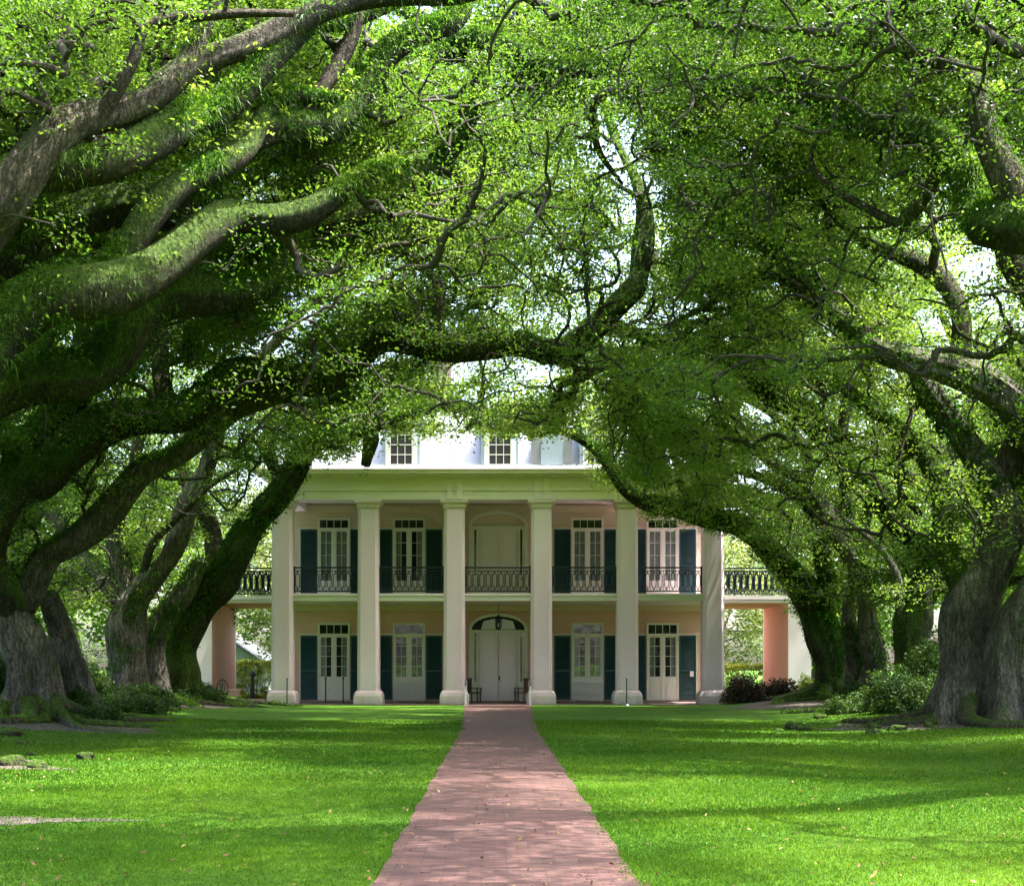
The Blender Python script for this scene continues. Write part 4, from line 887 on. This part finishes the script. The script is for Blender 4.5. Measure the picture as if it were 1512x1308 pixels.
# grow the branches: each cluster joins the nearest wood already there
maxn = len(nodes) + 3 * len(c)
NP = np.empty((maxn, 3), np.float32); NP[:len(nodes)] = nodes; cnt = len(nodes)
NO = np.empty(maxn, int); NO[:cnt] = nown; NLB = np.empty(maxn, int); NLB[:cnt] = nlimb; clb = np.empty(len(c), int); NR = np.full(maxn, -1.0); NR[:cnt] = nrad; NPAR = np.full(maxn, -1); NSEG = np.full(maxn, -1)
segs = []; cown = np.empty(len(c), int)
for k in range(len(c)):
    d = NP[:cnt] - c[k].astype(np.float32); d2 = np.einsum('ij,ij->i', d, d)
    # prefer wood below the cluster so that twigs rise
    j = int((d2 + np.where(d[:, 2] > .2, 1.2, 0)).argmin())
    p0 = NP[j].astype(float); p3 = c[k]; v = p3 - p0; ln_ = np.linalg.norm(v) + 1e-6
    if ln_ > 3.5:
        cown[k] = -1; clb[k] = -1; segs.append(None); continue
    jit = rng.normal(0, .16 * ln_, 3)
    p1 = p0 + v * .35 + jit * .7 + np.array((0, 0, .06 * ln_)); p2 = p0 + v * .7 + jit * .5 + np.array((0, 0, .07 * ln_))
    cown[k] = NO[j]; clb[k] = NLB[j]; par = NSEG[j]
    segs.append((p0, p1, p2, p3, par, NR[j]))
    for q in (p1, p2, p3):
        NP[cnt] = q; NO[cnt] = NO[j]; NLB[cnt] = NLB[j]; NSEG[cnt] = k; cnt += 1
desc = np.ones(len(c))
for k in range(len(c) - 1, -1, -1):
    if segs[k] and segs[k][4] >= 0: desc[segs[k][4]] += desc[k]
acc = {}
for k, sg_ in enumerate(segs):
    if sg_ is None: continue
    p0, p1, p2, p3, par, r0 = sg_
    ra = .014 + .0125 * math.sqrt(desc[k]); rb = max(.008, ra * .55)
    if r0 > 0: ra = min(ra, r0 * .7)
    if np.linalg.norm(p3 - p0) > .9:
        lm = np.linalg.norm(p3 - p0); bp, br = spline([p0, p1, p2, p3], [ra, ra * .85, (ra + rb) / 2, rb], max(.25, lm / 9))
        uu = np.linspace(0, 1, len(bp)); bp = bp + (np.sin(uu * math.pi) * lm * .045)[:, None] * np.stack([np.sin(uu * 9 + k), np.sin(uu * 7 + 2 * k), np.sin(uu * 8 + 3 * k)], -1)
    else: bp, br = np.array([p0, p1, p2, p3]), np.array([ra, ra * .85, (ra + rb) / 2, rb])
    v, fa = tube_np(bp, br, 5, cap=False)
    acc.setdefault(clb[k], []).append((v, fa[0]))
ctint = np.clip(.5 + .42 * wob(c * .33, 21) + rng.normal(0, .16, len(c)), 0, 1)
ctint = np.clip(ctint + np.clip((c[:, 1] - 34) / 50, -.14, .26), 0, 1)  # far clusters tinted lighter, near ones darker: backlight painted into the leaf colour
for li, ac in acc.items():
    n = 0; vv = []; ff = []
    for v, f in ac: vv.append(v); ff.append(f + n); n += len(v)
    o = LIMB[li]; v0, f0 = LGEO[li]; q = np.concatenate([f0[0], np.concatenate(ff) + len(v0)]); nq0 = len(f0[0])
    me = mesh_np('limb', np.concatenate([v0] + vv), [q, f0[1]], True)
    me.materials.append(o.data.materials[0]); me.materials.append(M['twig'])
    mi = np.zeros(len(me.polygons), np.int32); mi[nq0:len(q)] = 1; me.polygons.foreach_set('material_index', mi)
    o.data = me
for ti, T in enumerate(OAKS):
    s = cown == ti
    if s.any():
        cc = c[s]; ynear = cc[:, 1]
        per = np.where(ynear < 14, 70, np.where(ynear < 30, 125, np.where(ynear < 45, 105, 85))); size = np.where(ynear < 14, .11, np.where(ynear < 30, .082, np.where(ynear < 45, .108, .138)))
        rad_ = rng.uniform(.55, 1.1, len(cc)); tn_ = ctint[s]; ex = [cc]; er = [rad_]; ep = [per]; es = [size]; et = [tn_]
        for sp, sr, kd, stem in T['splines']:            # leafy sprays rooted along the tops of the limbs
            if kd[0] not in 'mn': continue
            q = rng.uniform(0, 1, len(sp)) < (1.0 if kd[0] == 'm' else .6)
            q &= (sp[:, 2] > 3.5); n_ = int(q.sum())
            if not n_: continue
            p = sp[q] + rng.normal(0, .12, (n_, 3)) * (1 + sr[q][:, None]); p[:, 2] += sr[q] * .9 + .10
            p[:, 0] += rng.normal(0, 1, n_) * sr[q] * .6; p[:, 2] -= np.where(rng.uniform(0, 1, n_) < .25, sr[q] * 1.1, 0)
            yy = p[:, 1]; ex.append(p); er.append(rng.uniform(.22, .5, n_) * (.8 + .5 * np.clip(sr[q] * 2, 0, 1))); ep.append(np.where(yy < 33, 34, 24)); es.append(np.where(yy < 30, .10, .13)); et.append(np.clip(.55 + .4 * wob(p * .8, 33) + rng.normal(0, .15, n_), 0, 1))
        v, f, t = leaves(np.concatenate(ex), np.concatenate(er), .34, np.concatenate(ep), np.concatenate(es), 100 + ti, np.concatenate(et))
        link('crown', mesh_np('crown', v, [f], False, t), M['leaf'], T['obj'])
    # resurrection fern along the mossy limbs
    bs, dr, ln2, wd2 = [], [], [], []
    for sp, sr, kd, stem in T['splines']:
        if kd[0] not in 'mnr': continue
        seg = np.linalg.norm(np.diff(sp, axis=0), axis=1); tot = seg.sum()
        dens = {'m': 2000, 'n': 700, 'r': 420}[kd[0]]
        dist = sp[:, 1].mean(); n = int(dens * tot * (sr.mean() + .12) * (1.6 if dist < 33 else 1.0))
        i = rng.integers(1, len(sp), n); u = rng.uniform(0, 1, n)[:, None]; p = sp[i - 1] * (1 - u) + sp[i] * u; tn = sp[i] - sp[i - 1]; tn /= np.linalg.norm(tn, axis=1, keepdims=True) + 1e-9
        up = np.array((0, 0, 1.)) - tn * tn[:, 2:3]; up /= np.linalg.norm(up, axis=1, keepdims=True) + 1e-6; sd = np.cross(tn, up)
        ph = rng.normal(0, 1.05, n); nrm = up * np.cos(ph)[:, None] + sd * np.sin(ph)[:, None]
        patch = wob(p * 1.1, 40 + ti) > (-.4 if kd[0] == 'm' else .3)
        patch &= (p[:, 2] > 1.5) | (kd == 'r')
        hang = rng.uniform(0, 1, n) < .14
        d = nrm * .75 + rng.normal(0, .5, (n, 3)) + np.array((0, 0, .2)); d[hang] = nrm[hang] * .4 + rng.normal(0, .3, (hang.sum(), 3)) - np.array((0, 0, .8)); d /= np.linalg.norm(d, axis=1, keepdims=True)
        rr = sr[i]
        bs.append((p + nrm * rr[:, None] * .93)[patch]); dr.append(d[patch]); ln2.append((rng.uniform(.07, .24, n) * (1 + .4 * (dist > 40)))[patch]); wd2.append(rng.uniform(.012, .026, n)[patch] * (1 + 1.0 * (dist > 40)))
    bs = np.concatenate(bs); dr = np.concatenate(dr); ln2 = np.concatenate(ln2); wd2 = np.concatenate(wd2)
    v, fa = blades(bs, dr, ln2, wd2, 300 + ti, 1.0)
    tt = np.clip(.45 + .35 * wob(bs * .9, 60 + ti) + rng.normal(0, .2, len(bs)), 0, 1)
    link('limb_fern', mesh_np('limb_fern', v, fa, False, np.concatenate([tt, tt])), M['fern'], T['obj'])

# ------------------------------------------------------------------ other trees and shrubs
def crown_tree(name, label, cat, x, y, h, rx, rz, zc, n, per, size, mat, seed, group=None, r0=.3, barkm='bark', low=.0):
    r = np.random.default_rng(seed); gz = float(ground_z(x, y)); t = thing(name, (x, y, gz), label, cat, group)
    sp, sr = spline([W(x, y, gz - .2), W(x + .1, y, gz + h * .2), W(x - .15, y + .1, gz + zc * .7), W(x, y, gz + zc + rz * .6)], [r0 * 1.5, r0, r0 * .7, r0 * .2], .4)
    v, fa = tube_np(sp, sr, 12, lobes=lobed(.08, seed)); link('trunk', mesh_np('trunk', v, fa, True), M[barkm], t)
    d = r.normal(size=(n, 3)); d /= np.linalg.norm(d, axis=1, keepdims=True); q = r.uniform(.25, 1, n) ** .45
    cc = d * q[:, None] * np.array((rx, rx, rz)) * (1 + .22 * wob(d * 2.6, seed))[:, None] + np.array((x, y, gz + zc))
    cc = cc[(cc[:, 2] > gz + low) & (wob(cc * .8, seed + 1) > -.7)]
    m = MB()
    for k in r.choice(len(cc), min(26, len(cc)), replace=False):
        s = sp[r.integers(len(sp) // 3, len(sp))]; e = cc[k]; md = (s + e) / 2 + np.array((0, 0, -.1 * np.linalg.norm(e - s)))
        v, fa = tube_np(np.array([s, md, e]), np.array([r0 * .28, r0 * .16, .02]), 5, cap=False); m.addnp(v, fa)
    m.build('branches', M['twig'], t, True)
    ct = np.clip(.5 + .35 * wob(cc * .7, seed + 2) + r.normal(0, .15, len(cc)), 0, 1)
    v, f, ti = leaves(cc, r.uniform(.6, 1.1, len(cc)) * max(.35, min(1.25, rx / 4)), .55, per, size, seed + 3, ct)
    link('crown', mesh_np('crown', v, [f], False, ti), M[mat], t); return t
bg_trees = [
 (-24, 62, 15, 6.5, 6, 8.5, 'leaf', 'broad dark tree beyond the left row, nearest the left edge'),
 (-18.5, 68, 13, 4.5, 5, 7.5, 'leaf', 'dense tree standing behind the left wing balcony'),
 (-29, 74, 17, 7, 7, 10, 'leaf', 'tall tree far behind the left row at the left edge'),
 (-13.5, 82, 14, 4.5, 5.5, 8.3, 'palebush', 'pale yellow green tree above the left wing railing'),
 (-20.5, 98, 17, 6, 7, 8.5, 'palebush', 'pale silvery tree behind the grey shed'),
 (-11.5, 100, 15, 5, 6, 6.8, 'palebush', 'pale tree low behind the left passage beside the leftmost column'),
 (13.5, 79, 12, 4.2, 5.2, 5.9, 'palebush', 'pale golden tree filling the right passage behind the hedge'),
 (19, 69, 13, 4.6, 5.2, 7.4, 'leaf', 'dense green tree behind the right wing balcony'),
 (24.5, 62, 15, 6, 6, 8.0, 'leaf', 'broad dark tree beyond the right row, nearest the right edge'),
 (30, 76, 17, 7, 7, 10, 'leaf', 'tall tree far behind the right row at the right edge'),
 (12.5, 96, 17, 6, 6.5, 10.5, 'leaf', 'green tree rising behind the right end of the roof'),
 (-7, 97, 19, 5, 5.5, 13.5, 'palebush', 'pale tree rising behind the roof left of the chimney'),
 (4, 104, 20, 5, 5, 15.5, 'palebush', 'thin pale tree rising behind the roof ridge near the centre'),
 (24, 96, 17, 7, 7, 8.8, 'leaf', 'large green tree far behind the right wing'),
 (-32, 98, 18, 8, 8, 9.5, 'leaf', 'large green tree far behind the left wing'),
 (-38, 58, 17, 8, 8, 9.0, 'leaf', 'broad green tree well outside the left row'), (38, 58, 17, 8, 8, 9.0, 'leaf', 'broad green tree well outside the right row'),
 (-46, 84, 18, 9, 8, 9.5, 'leaf', 'distant green tree outside the left row beyond the mansion'), (44, 86, 18, 9, 8, 9.5, 'leaf', 'distant green tree outside the right row beyond the mansion')]
for k, (x, y, h, rx, rz, zc, mt, lb) in enumerate(bg_trees):
    thin = 'thin' in lb
    crown_tree('background_tree', lb, 'tree', x, y, h, rx, rz, zc, 150 if thin else 420, 34, .30, mt, 500 + 7 * k, 'trees behind the avenue and the house', .32, 'bark', 1.0)

def shrub(name, label, cat, x, y, rx, ry, h, n, per, size, mat, seed, group=None, boxy=False, z0=0.0):
    r = np.random.default_rng(seed); gz = float(ground_z(x, y)) + z0; t = thing(name, (x, y, gz), label, cat, group)
    if boxy:
        cc = r.uniform(-1, 1, (n, 3)); ax_ = r.integers(0, 3, n); cc[np.arange(n), ax_] = np.sign(cc[np.arange(n), ax_]) * r.uniform(.85, 1, n)
        cc = cc * np.array((rx, ry, h / 2)) + np.array((x, y, gz + h / 2)); cc[:, 2] += .05 * wob(cc * 3, seed); cc = cc[cc[:, 2] > gz]
        ct = np.clip((cc[:, 2] - gz) / h * .25 + .35 + r.normal(0, .2, len(cc)), 0, 1)
    else:
        d = r.normal(size=(n, 3)); d[:, 2] = np.abs(d[:, 2]); d /= np.linalg.norm(d, axis=1, keepdims=True)
        cc = d * r.uniform(.45, 1, n)[:, None] * np.array((rx, ry, h)) * (1 + .2 * wob(d * 3, seed))[:, None] + np.array((x, y, gz))
        ct = np.clip(.45 + .3 * wob(cc * 2.5, seed + 2) + r.normal(0, .2, n), 0, 1)
    m = MB()
    for k in range(12):
        e = cc[r.integers(len(cc))]; s = np.array((x + (e[0] - x) * .3, y + (e[1] - y) * .3, gz - .05))
        v, fa = tube_np(np.array([s, (s + e) / 2 + np.array((0, 0, .1)), e]), np.array([.03, .02, .008]), 5, cap=False); m.addnp(v, fa)
    m.build('stems', M['twig'], t, True)
    v, f, ti = leaves(cc, .16 if boxy else .2, .8, per, size, seed + 3, ct, up=.5, ratio=.55)
    link('foliage', mesh_np('foliage', v, [f], False, ti), M[mat], t); return t
shrub('clipped_hedge', 'clipped yellow green hedge seen through the left passage', 'hedge', -13.2, 70.8, 2.6, .7, 2.05, 1700, 14, .12, 'hedge', 801, 'clipped hedges', True)
shrub('clipped_hedge', 'clipped yellow green hedge seen through the right passage', 'hedge', 13.4, 70.8, 2.6, .7, 1.85, 1500, 12, .12, 'hedge', 802, 'clipped hedges', True)
shrub('dark_shrub', 'dark reddish shrub bed at the foot of the rightmost column', 'shrub', 11.2, 57.6, 1.0, .8, 1.15, 300, 18, .12, 'darkbush', 803)
shrub('dark_shrub', 'low dark reddish shrub in front of the right pier', 'shrub', 12.7, 58.2, 1.0, .7, .95, 260, 18, .12, 'darkbush', 804)
shrub('round_shrub', 'small bright green rounded shrub at the foot of the right pier', 'shrub', 14.75, 60.8, .55, .5, 1.15, 160, 18, .11, 'hedge', 805)
shrub('flowering_shrub', 'pale pink flowering shrub between right pier and leaning oak', 'shrub', 17.3, 67, .9, .8, 1.9, 240, 16, .13, 'pinkbush', 806)
# ivy and fern mounds round the oak feet
mounds = [(-12.6, 38.2, 1.1, .9, 1.0, 'fern mound between the two nearest left trunks'), (-14.1, 37.3, 1.3, 1.0, 1.9, 'tall ivy mass behind the nearest left trunk'),
 (-12.3, 43.5, 1.6, 1.0, .65, 'low fern mound in front of the straight pale left oak'), (-14.8, 45, 1.5, 1.2, 2.2, 'tall ivy mass left of the straight pale oak'),
 (-13.4, 49.4, 1.2, .8, .75, 'round fern mound at the foot of the straight pale oak'), (-12.2, 53.6, 1.1, .8, .8, 'fern mound at foot of the leaning left oak'),
 (-17.5, 47, 1.6, 1.2, 3.2, 'highest ivy mass at the far left behind trunks'), (-11.3, 36.4, .8, .6, .45, 'small fern tuft on the roots of the nearest left trunk'),
 (13.3, 41.3, 1.7, 1.2, 1.35, 'large ivy mound left of the massive right trunk'), (15.0, 42.5, 1.4, 1.2, 2.6, 'tall ivy mass behind the massive right trunk'),
 (11.8, 43.2, .9, .7, .6, 'low fern tuft in front of large right ivy mound'), (15.2, 33.9, .8, .7, 1.0, 'fern clump beside the massive right trunk at the right edge'),
 (13.6, 48.0, .9, .7, .8, 'fern clump at foot of the grey forked oak'), (17.4, 50, 1.6, 1.3, 3.0, 'tall ivy mass behind grey forked oak'), (-16.0, 56.5, 1.5, 1.0, 1.6, 'ivy mass behind the straight pale left oak')]
for k, (x, y, rx, ry, h, lb) in enumerate(mounds):
    shrub('ivy_mound', lb, 'ivy', x, y, rx, ry, h, int(190 * rx * (h + .5)), 30, .085, 'ivyleaf', 850 + k, 'ivy and fern mounds at the oak feet')
# stones among the roots
def stone(name, x, y, s, flat, mat, seed, label, cat, group):
    r = np.random.default_rng(seed); n1, n2 = 9, 14; v = []
    for i in range(n1):
        th = math.pi * i / (n1 - 1)
        for j in range(n2):
            ph = 2 * math.pi * j / n2; v.append((math.sin(th) * math.cos(ph), math.sin(th) * math.sin(ph), math.cos(th)))
    v = np.array(v); rr = 1 + .25 * wob(v * 1.7, seed) + .1 * wob(v * 4.5, seed + 1)
    v = v * rr[:, None] * np.array((s, s * .7, s * flat)); a = r.uniform(0, 3.14); v[:, :2] = v[:, :2] @ np.array([[math.cos(a), -math.sin(a)], [math.sin(a), math.cos(a)]])
    v += np.array((x, y, float(ground_z(x, y)) + s * flat * .45))
    i, j = np.meshgrid(np.arange(n1 - 1), np.arange(n2), indexing='ij'); j2 = (j + 1) % n2
    f = np.stack([i * n2 + j, (i + 1) * n2 + j, (i + 1) * n2 + j2, i * n2 + j2], -1).reshape(-1, 4)
    tag(link(name, mesh_np(name, v, [f], False), mat), label, cat, group)
for k in range(22):
    if k < 6: px, py = random.uniform(0, 130), random.uniform(1085, 1140)
    elif k < 9: px, py = random.uniform(120, 330), random.uniform(1058, 1078)
    else: px, py = random.uniform(1150, 1400), random.uniform(1056, 1086)
    Y = FPX * EYE / (py - HY); x = (px - VX) * Y / FPX
    left = k < 9
    stone('mossy_stone', x, Y, random.uniform(.10, .27), random.uniform(.35, .6), M['mossstone'], 900 + k,
          'rough stone lying among roots at the edge of the left lawn' if left else 'rough mossy stone lying among roots at edge of right lawn', 'stone', 'stones along the left row' if left else 'stones along the right row')

for ti, T in enumerate(OAKS):
    cl = []
    for sp, sr, kd, stem in T['splines']:
        if not stem or kd == 'r': continue
        n = int(len(sp) * 14); i = rng.integers(0, len(sp), n); a = rng.uniform(0, 6.28, n)
        p = sp[i] + np.stack([np.cos(a), np.sin(a), 0 * a], -1) * sr[i][:, None] * 1.03; p[:, 2] += rng.normal(0, .1, n)
        thr = {1: .35, 3: -.15, 5: .25, 6: .1, 7: .25, 8: -.25}.get(ti, .5)
        cl.append(p[(wob(p * .75, 70 + ti) > thr) & (p[:, 2] > .2)])
    cl = np.concatenate(cl)
    if len(cl) > 20:
        v, f, t = leaves(cl, .2, .9, 13, .11, 700 + ti, np.clip(.4 + .35 * wob(cl * 1.5, 71) + rng.normal(0, .15, len(cl)), 0, 1), up=.3, ratio=.7)
        link('ivy', mesh_np('ivy', v, [f], False, t), M['fern'], T['obj'])
M['litter'] = leafy('dry_leaf', [(0.0, (0.05, 0.03, 0.015)), (0.6, (0.18, 0.11, 0.04)), (1.0, (0.34, 0.26, 0.10))], [(0.0, (0.05, 0.03, 0.01)), (1.0, (0.2, 0.14, 0.05))], 0.2, 0.7, 0.2)
n = 5200; y = 8.5 + 48 * rng.uniform(0, 1, n) ** 1.4; x = rng.uniform(-1, 1, n) * y * .44
kp = rng.uniform(0, 1, n) < np.where(np.abs(x) < 1.2, .55, np.clip(np.abs(x) / 12, .12, 1)); x, y = x[kp], y[kp]
lc = np.stack([x, y, np.where(np.abs(x - PC) < path_half(y), .045, ground_z(x, y) + .05)], -1)
v, f, t = leaves(lc, .012, .3, 1, .055, 990, None, up=1.6, ratio=.45)
tag(link('fallen_leaves', mesh_np('fallen_leaves', v, [f], False, t), M['litter']), 'dry brown fallen leaves scattered on lawn and path', 'leaf litter', kind='stuff')
# ------------------------------------------------------------------ grass
def grass_band(y0, y1, dens, hl, wd, seed):
    r = np.random.default_rng(seed); xw = lambda y: (y * .40 + 1.0, y * .43 + 1.0)
    area = (y1 - y0) * (y1 * .83 + 2); n = int(area * dens)
    y = r.uniform(y0, y1, n); x = r.uniform(-(y1 * .40 + 1), y1 * .43 + 1, n)
    ed = np.abs(x - PC - .07 * y / 59) - path_half(y)
    k = (ed > -.03 - .13 * r.uniform(0, 1, n) ** 3 - .05 * np.sin(y * 3.1) * np.sin(y * 1.3))
    for sx, sy, rx, ry in SOIL:
        q = ((x - sx) / rx) ** 2 + ((y - sy) / ry) ** 2; k &= (q > .85 + r.normal(0, .25, n)) | (r.uniform(0, 1, n) < .12)
    x, y = x[k], y[k]; n = len(x); z = ground_z(x, y)
    b = np.stack([x, y, z - .005], -1); d = r.normal(0, .38, (n, 3)); d[:, 2] = 1; d /= np.linalg.norm(d, axis=1, keepdims=True)
    ln_ = hl * r.uniform(.5, 1.3, n) * (1 + .35 * wob(b * np.array((1.2, 1.2, 0)), 9))
    v, fa = blades(b, d, ln_, np.full(n, wd) * r.uniform(.7, 1.3, n), seed, .9)
    t = np.clip(.45 + .22 * wob(b * np.array((.8, .8, 0)), 13) + r.normal(0, .2, n), 0, 1)
    return v, fa, t
VV, F4, F3, TT, n = [], [], [], [], 0
for args in ((8.8, 13, 2600, .055, .007, 1), (13, 19, 1300, .06, .010, 2), (19, 28, 520, .065, .016, 3), (28, 42, 190, .07, .026, 4)):
    v, fa, t = grass_band(*args); VV.append(v); F4.append(fa[0] + n); F3.append(fa[1] + n); TT.append(t); n += len(v)
t = np.concatenate(TT)
g = link('lawn_grass', mesh_np('lawn_grass', np.concatenate(VV), [np.concatenate(F4), np.concatenate(F3)], False, np.concatenate([t, t])), M['grass'])
tag(g, 'short bright green grass blades covering the lawn', 'grass', kind='stuff')
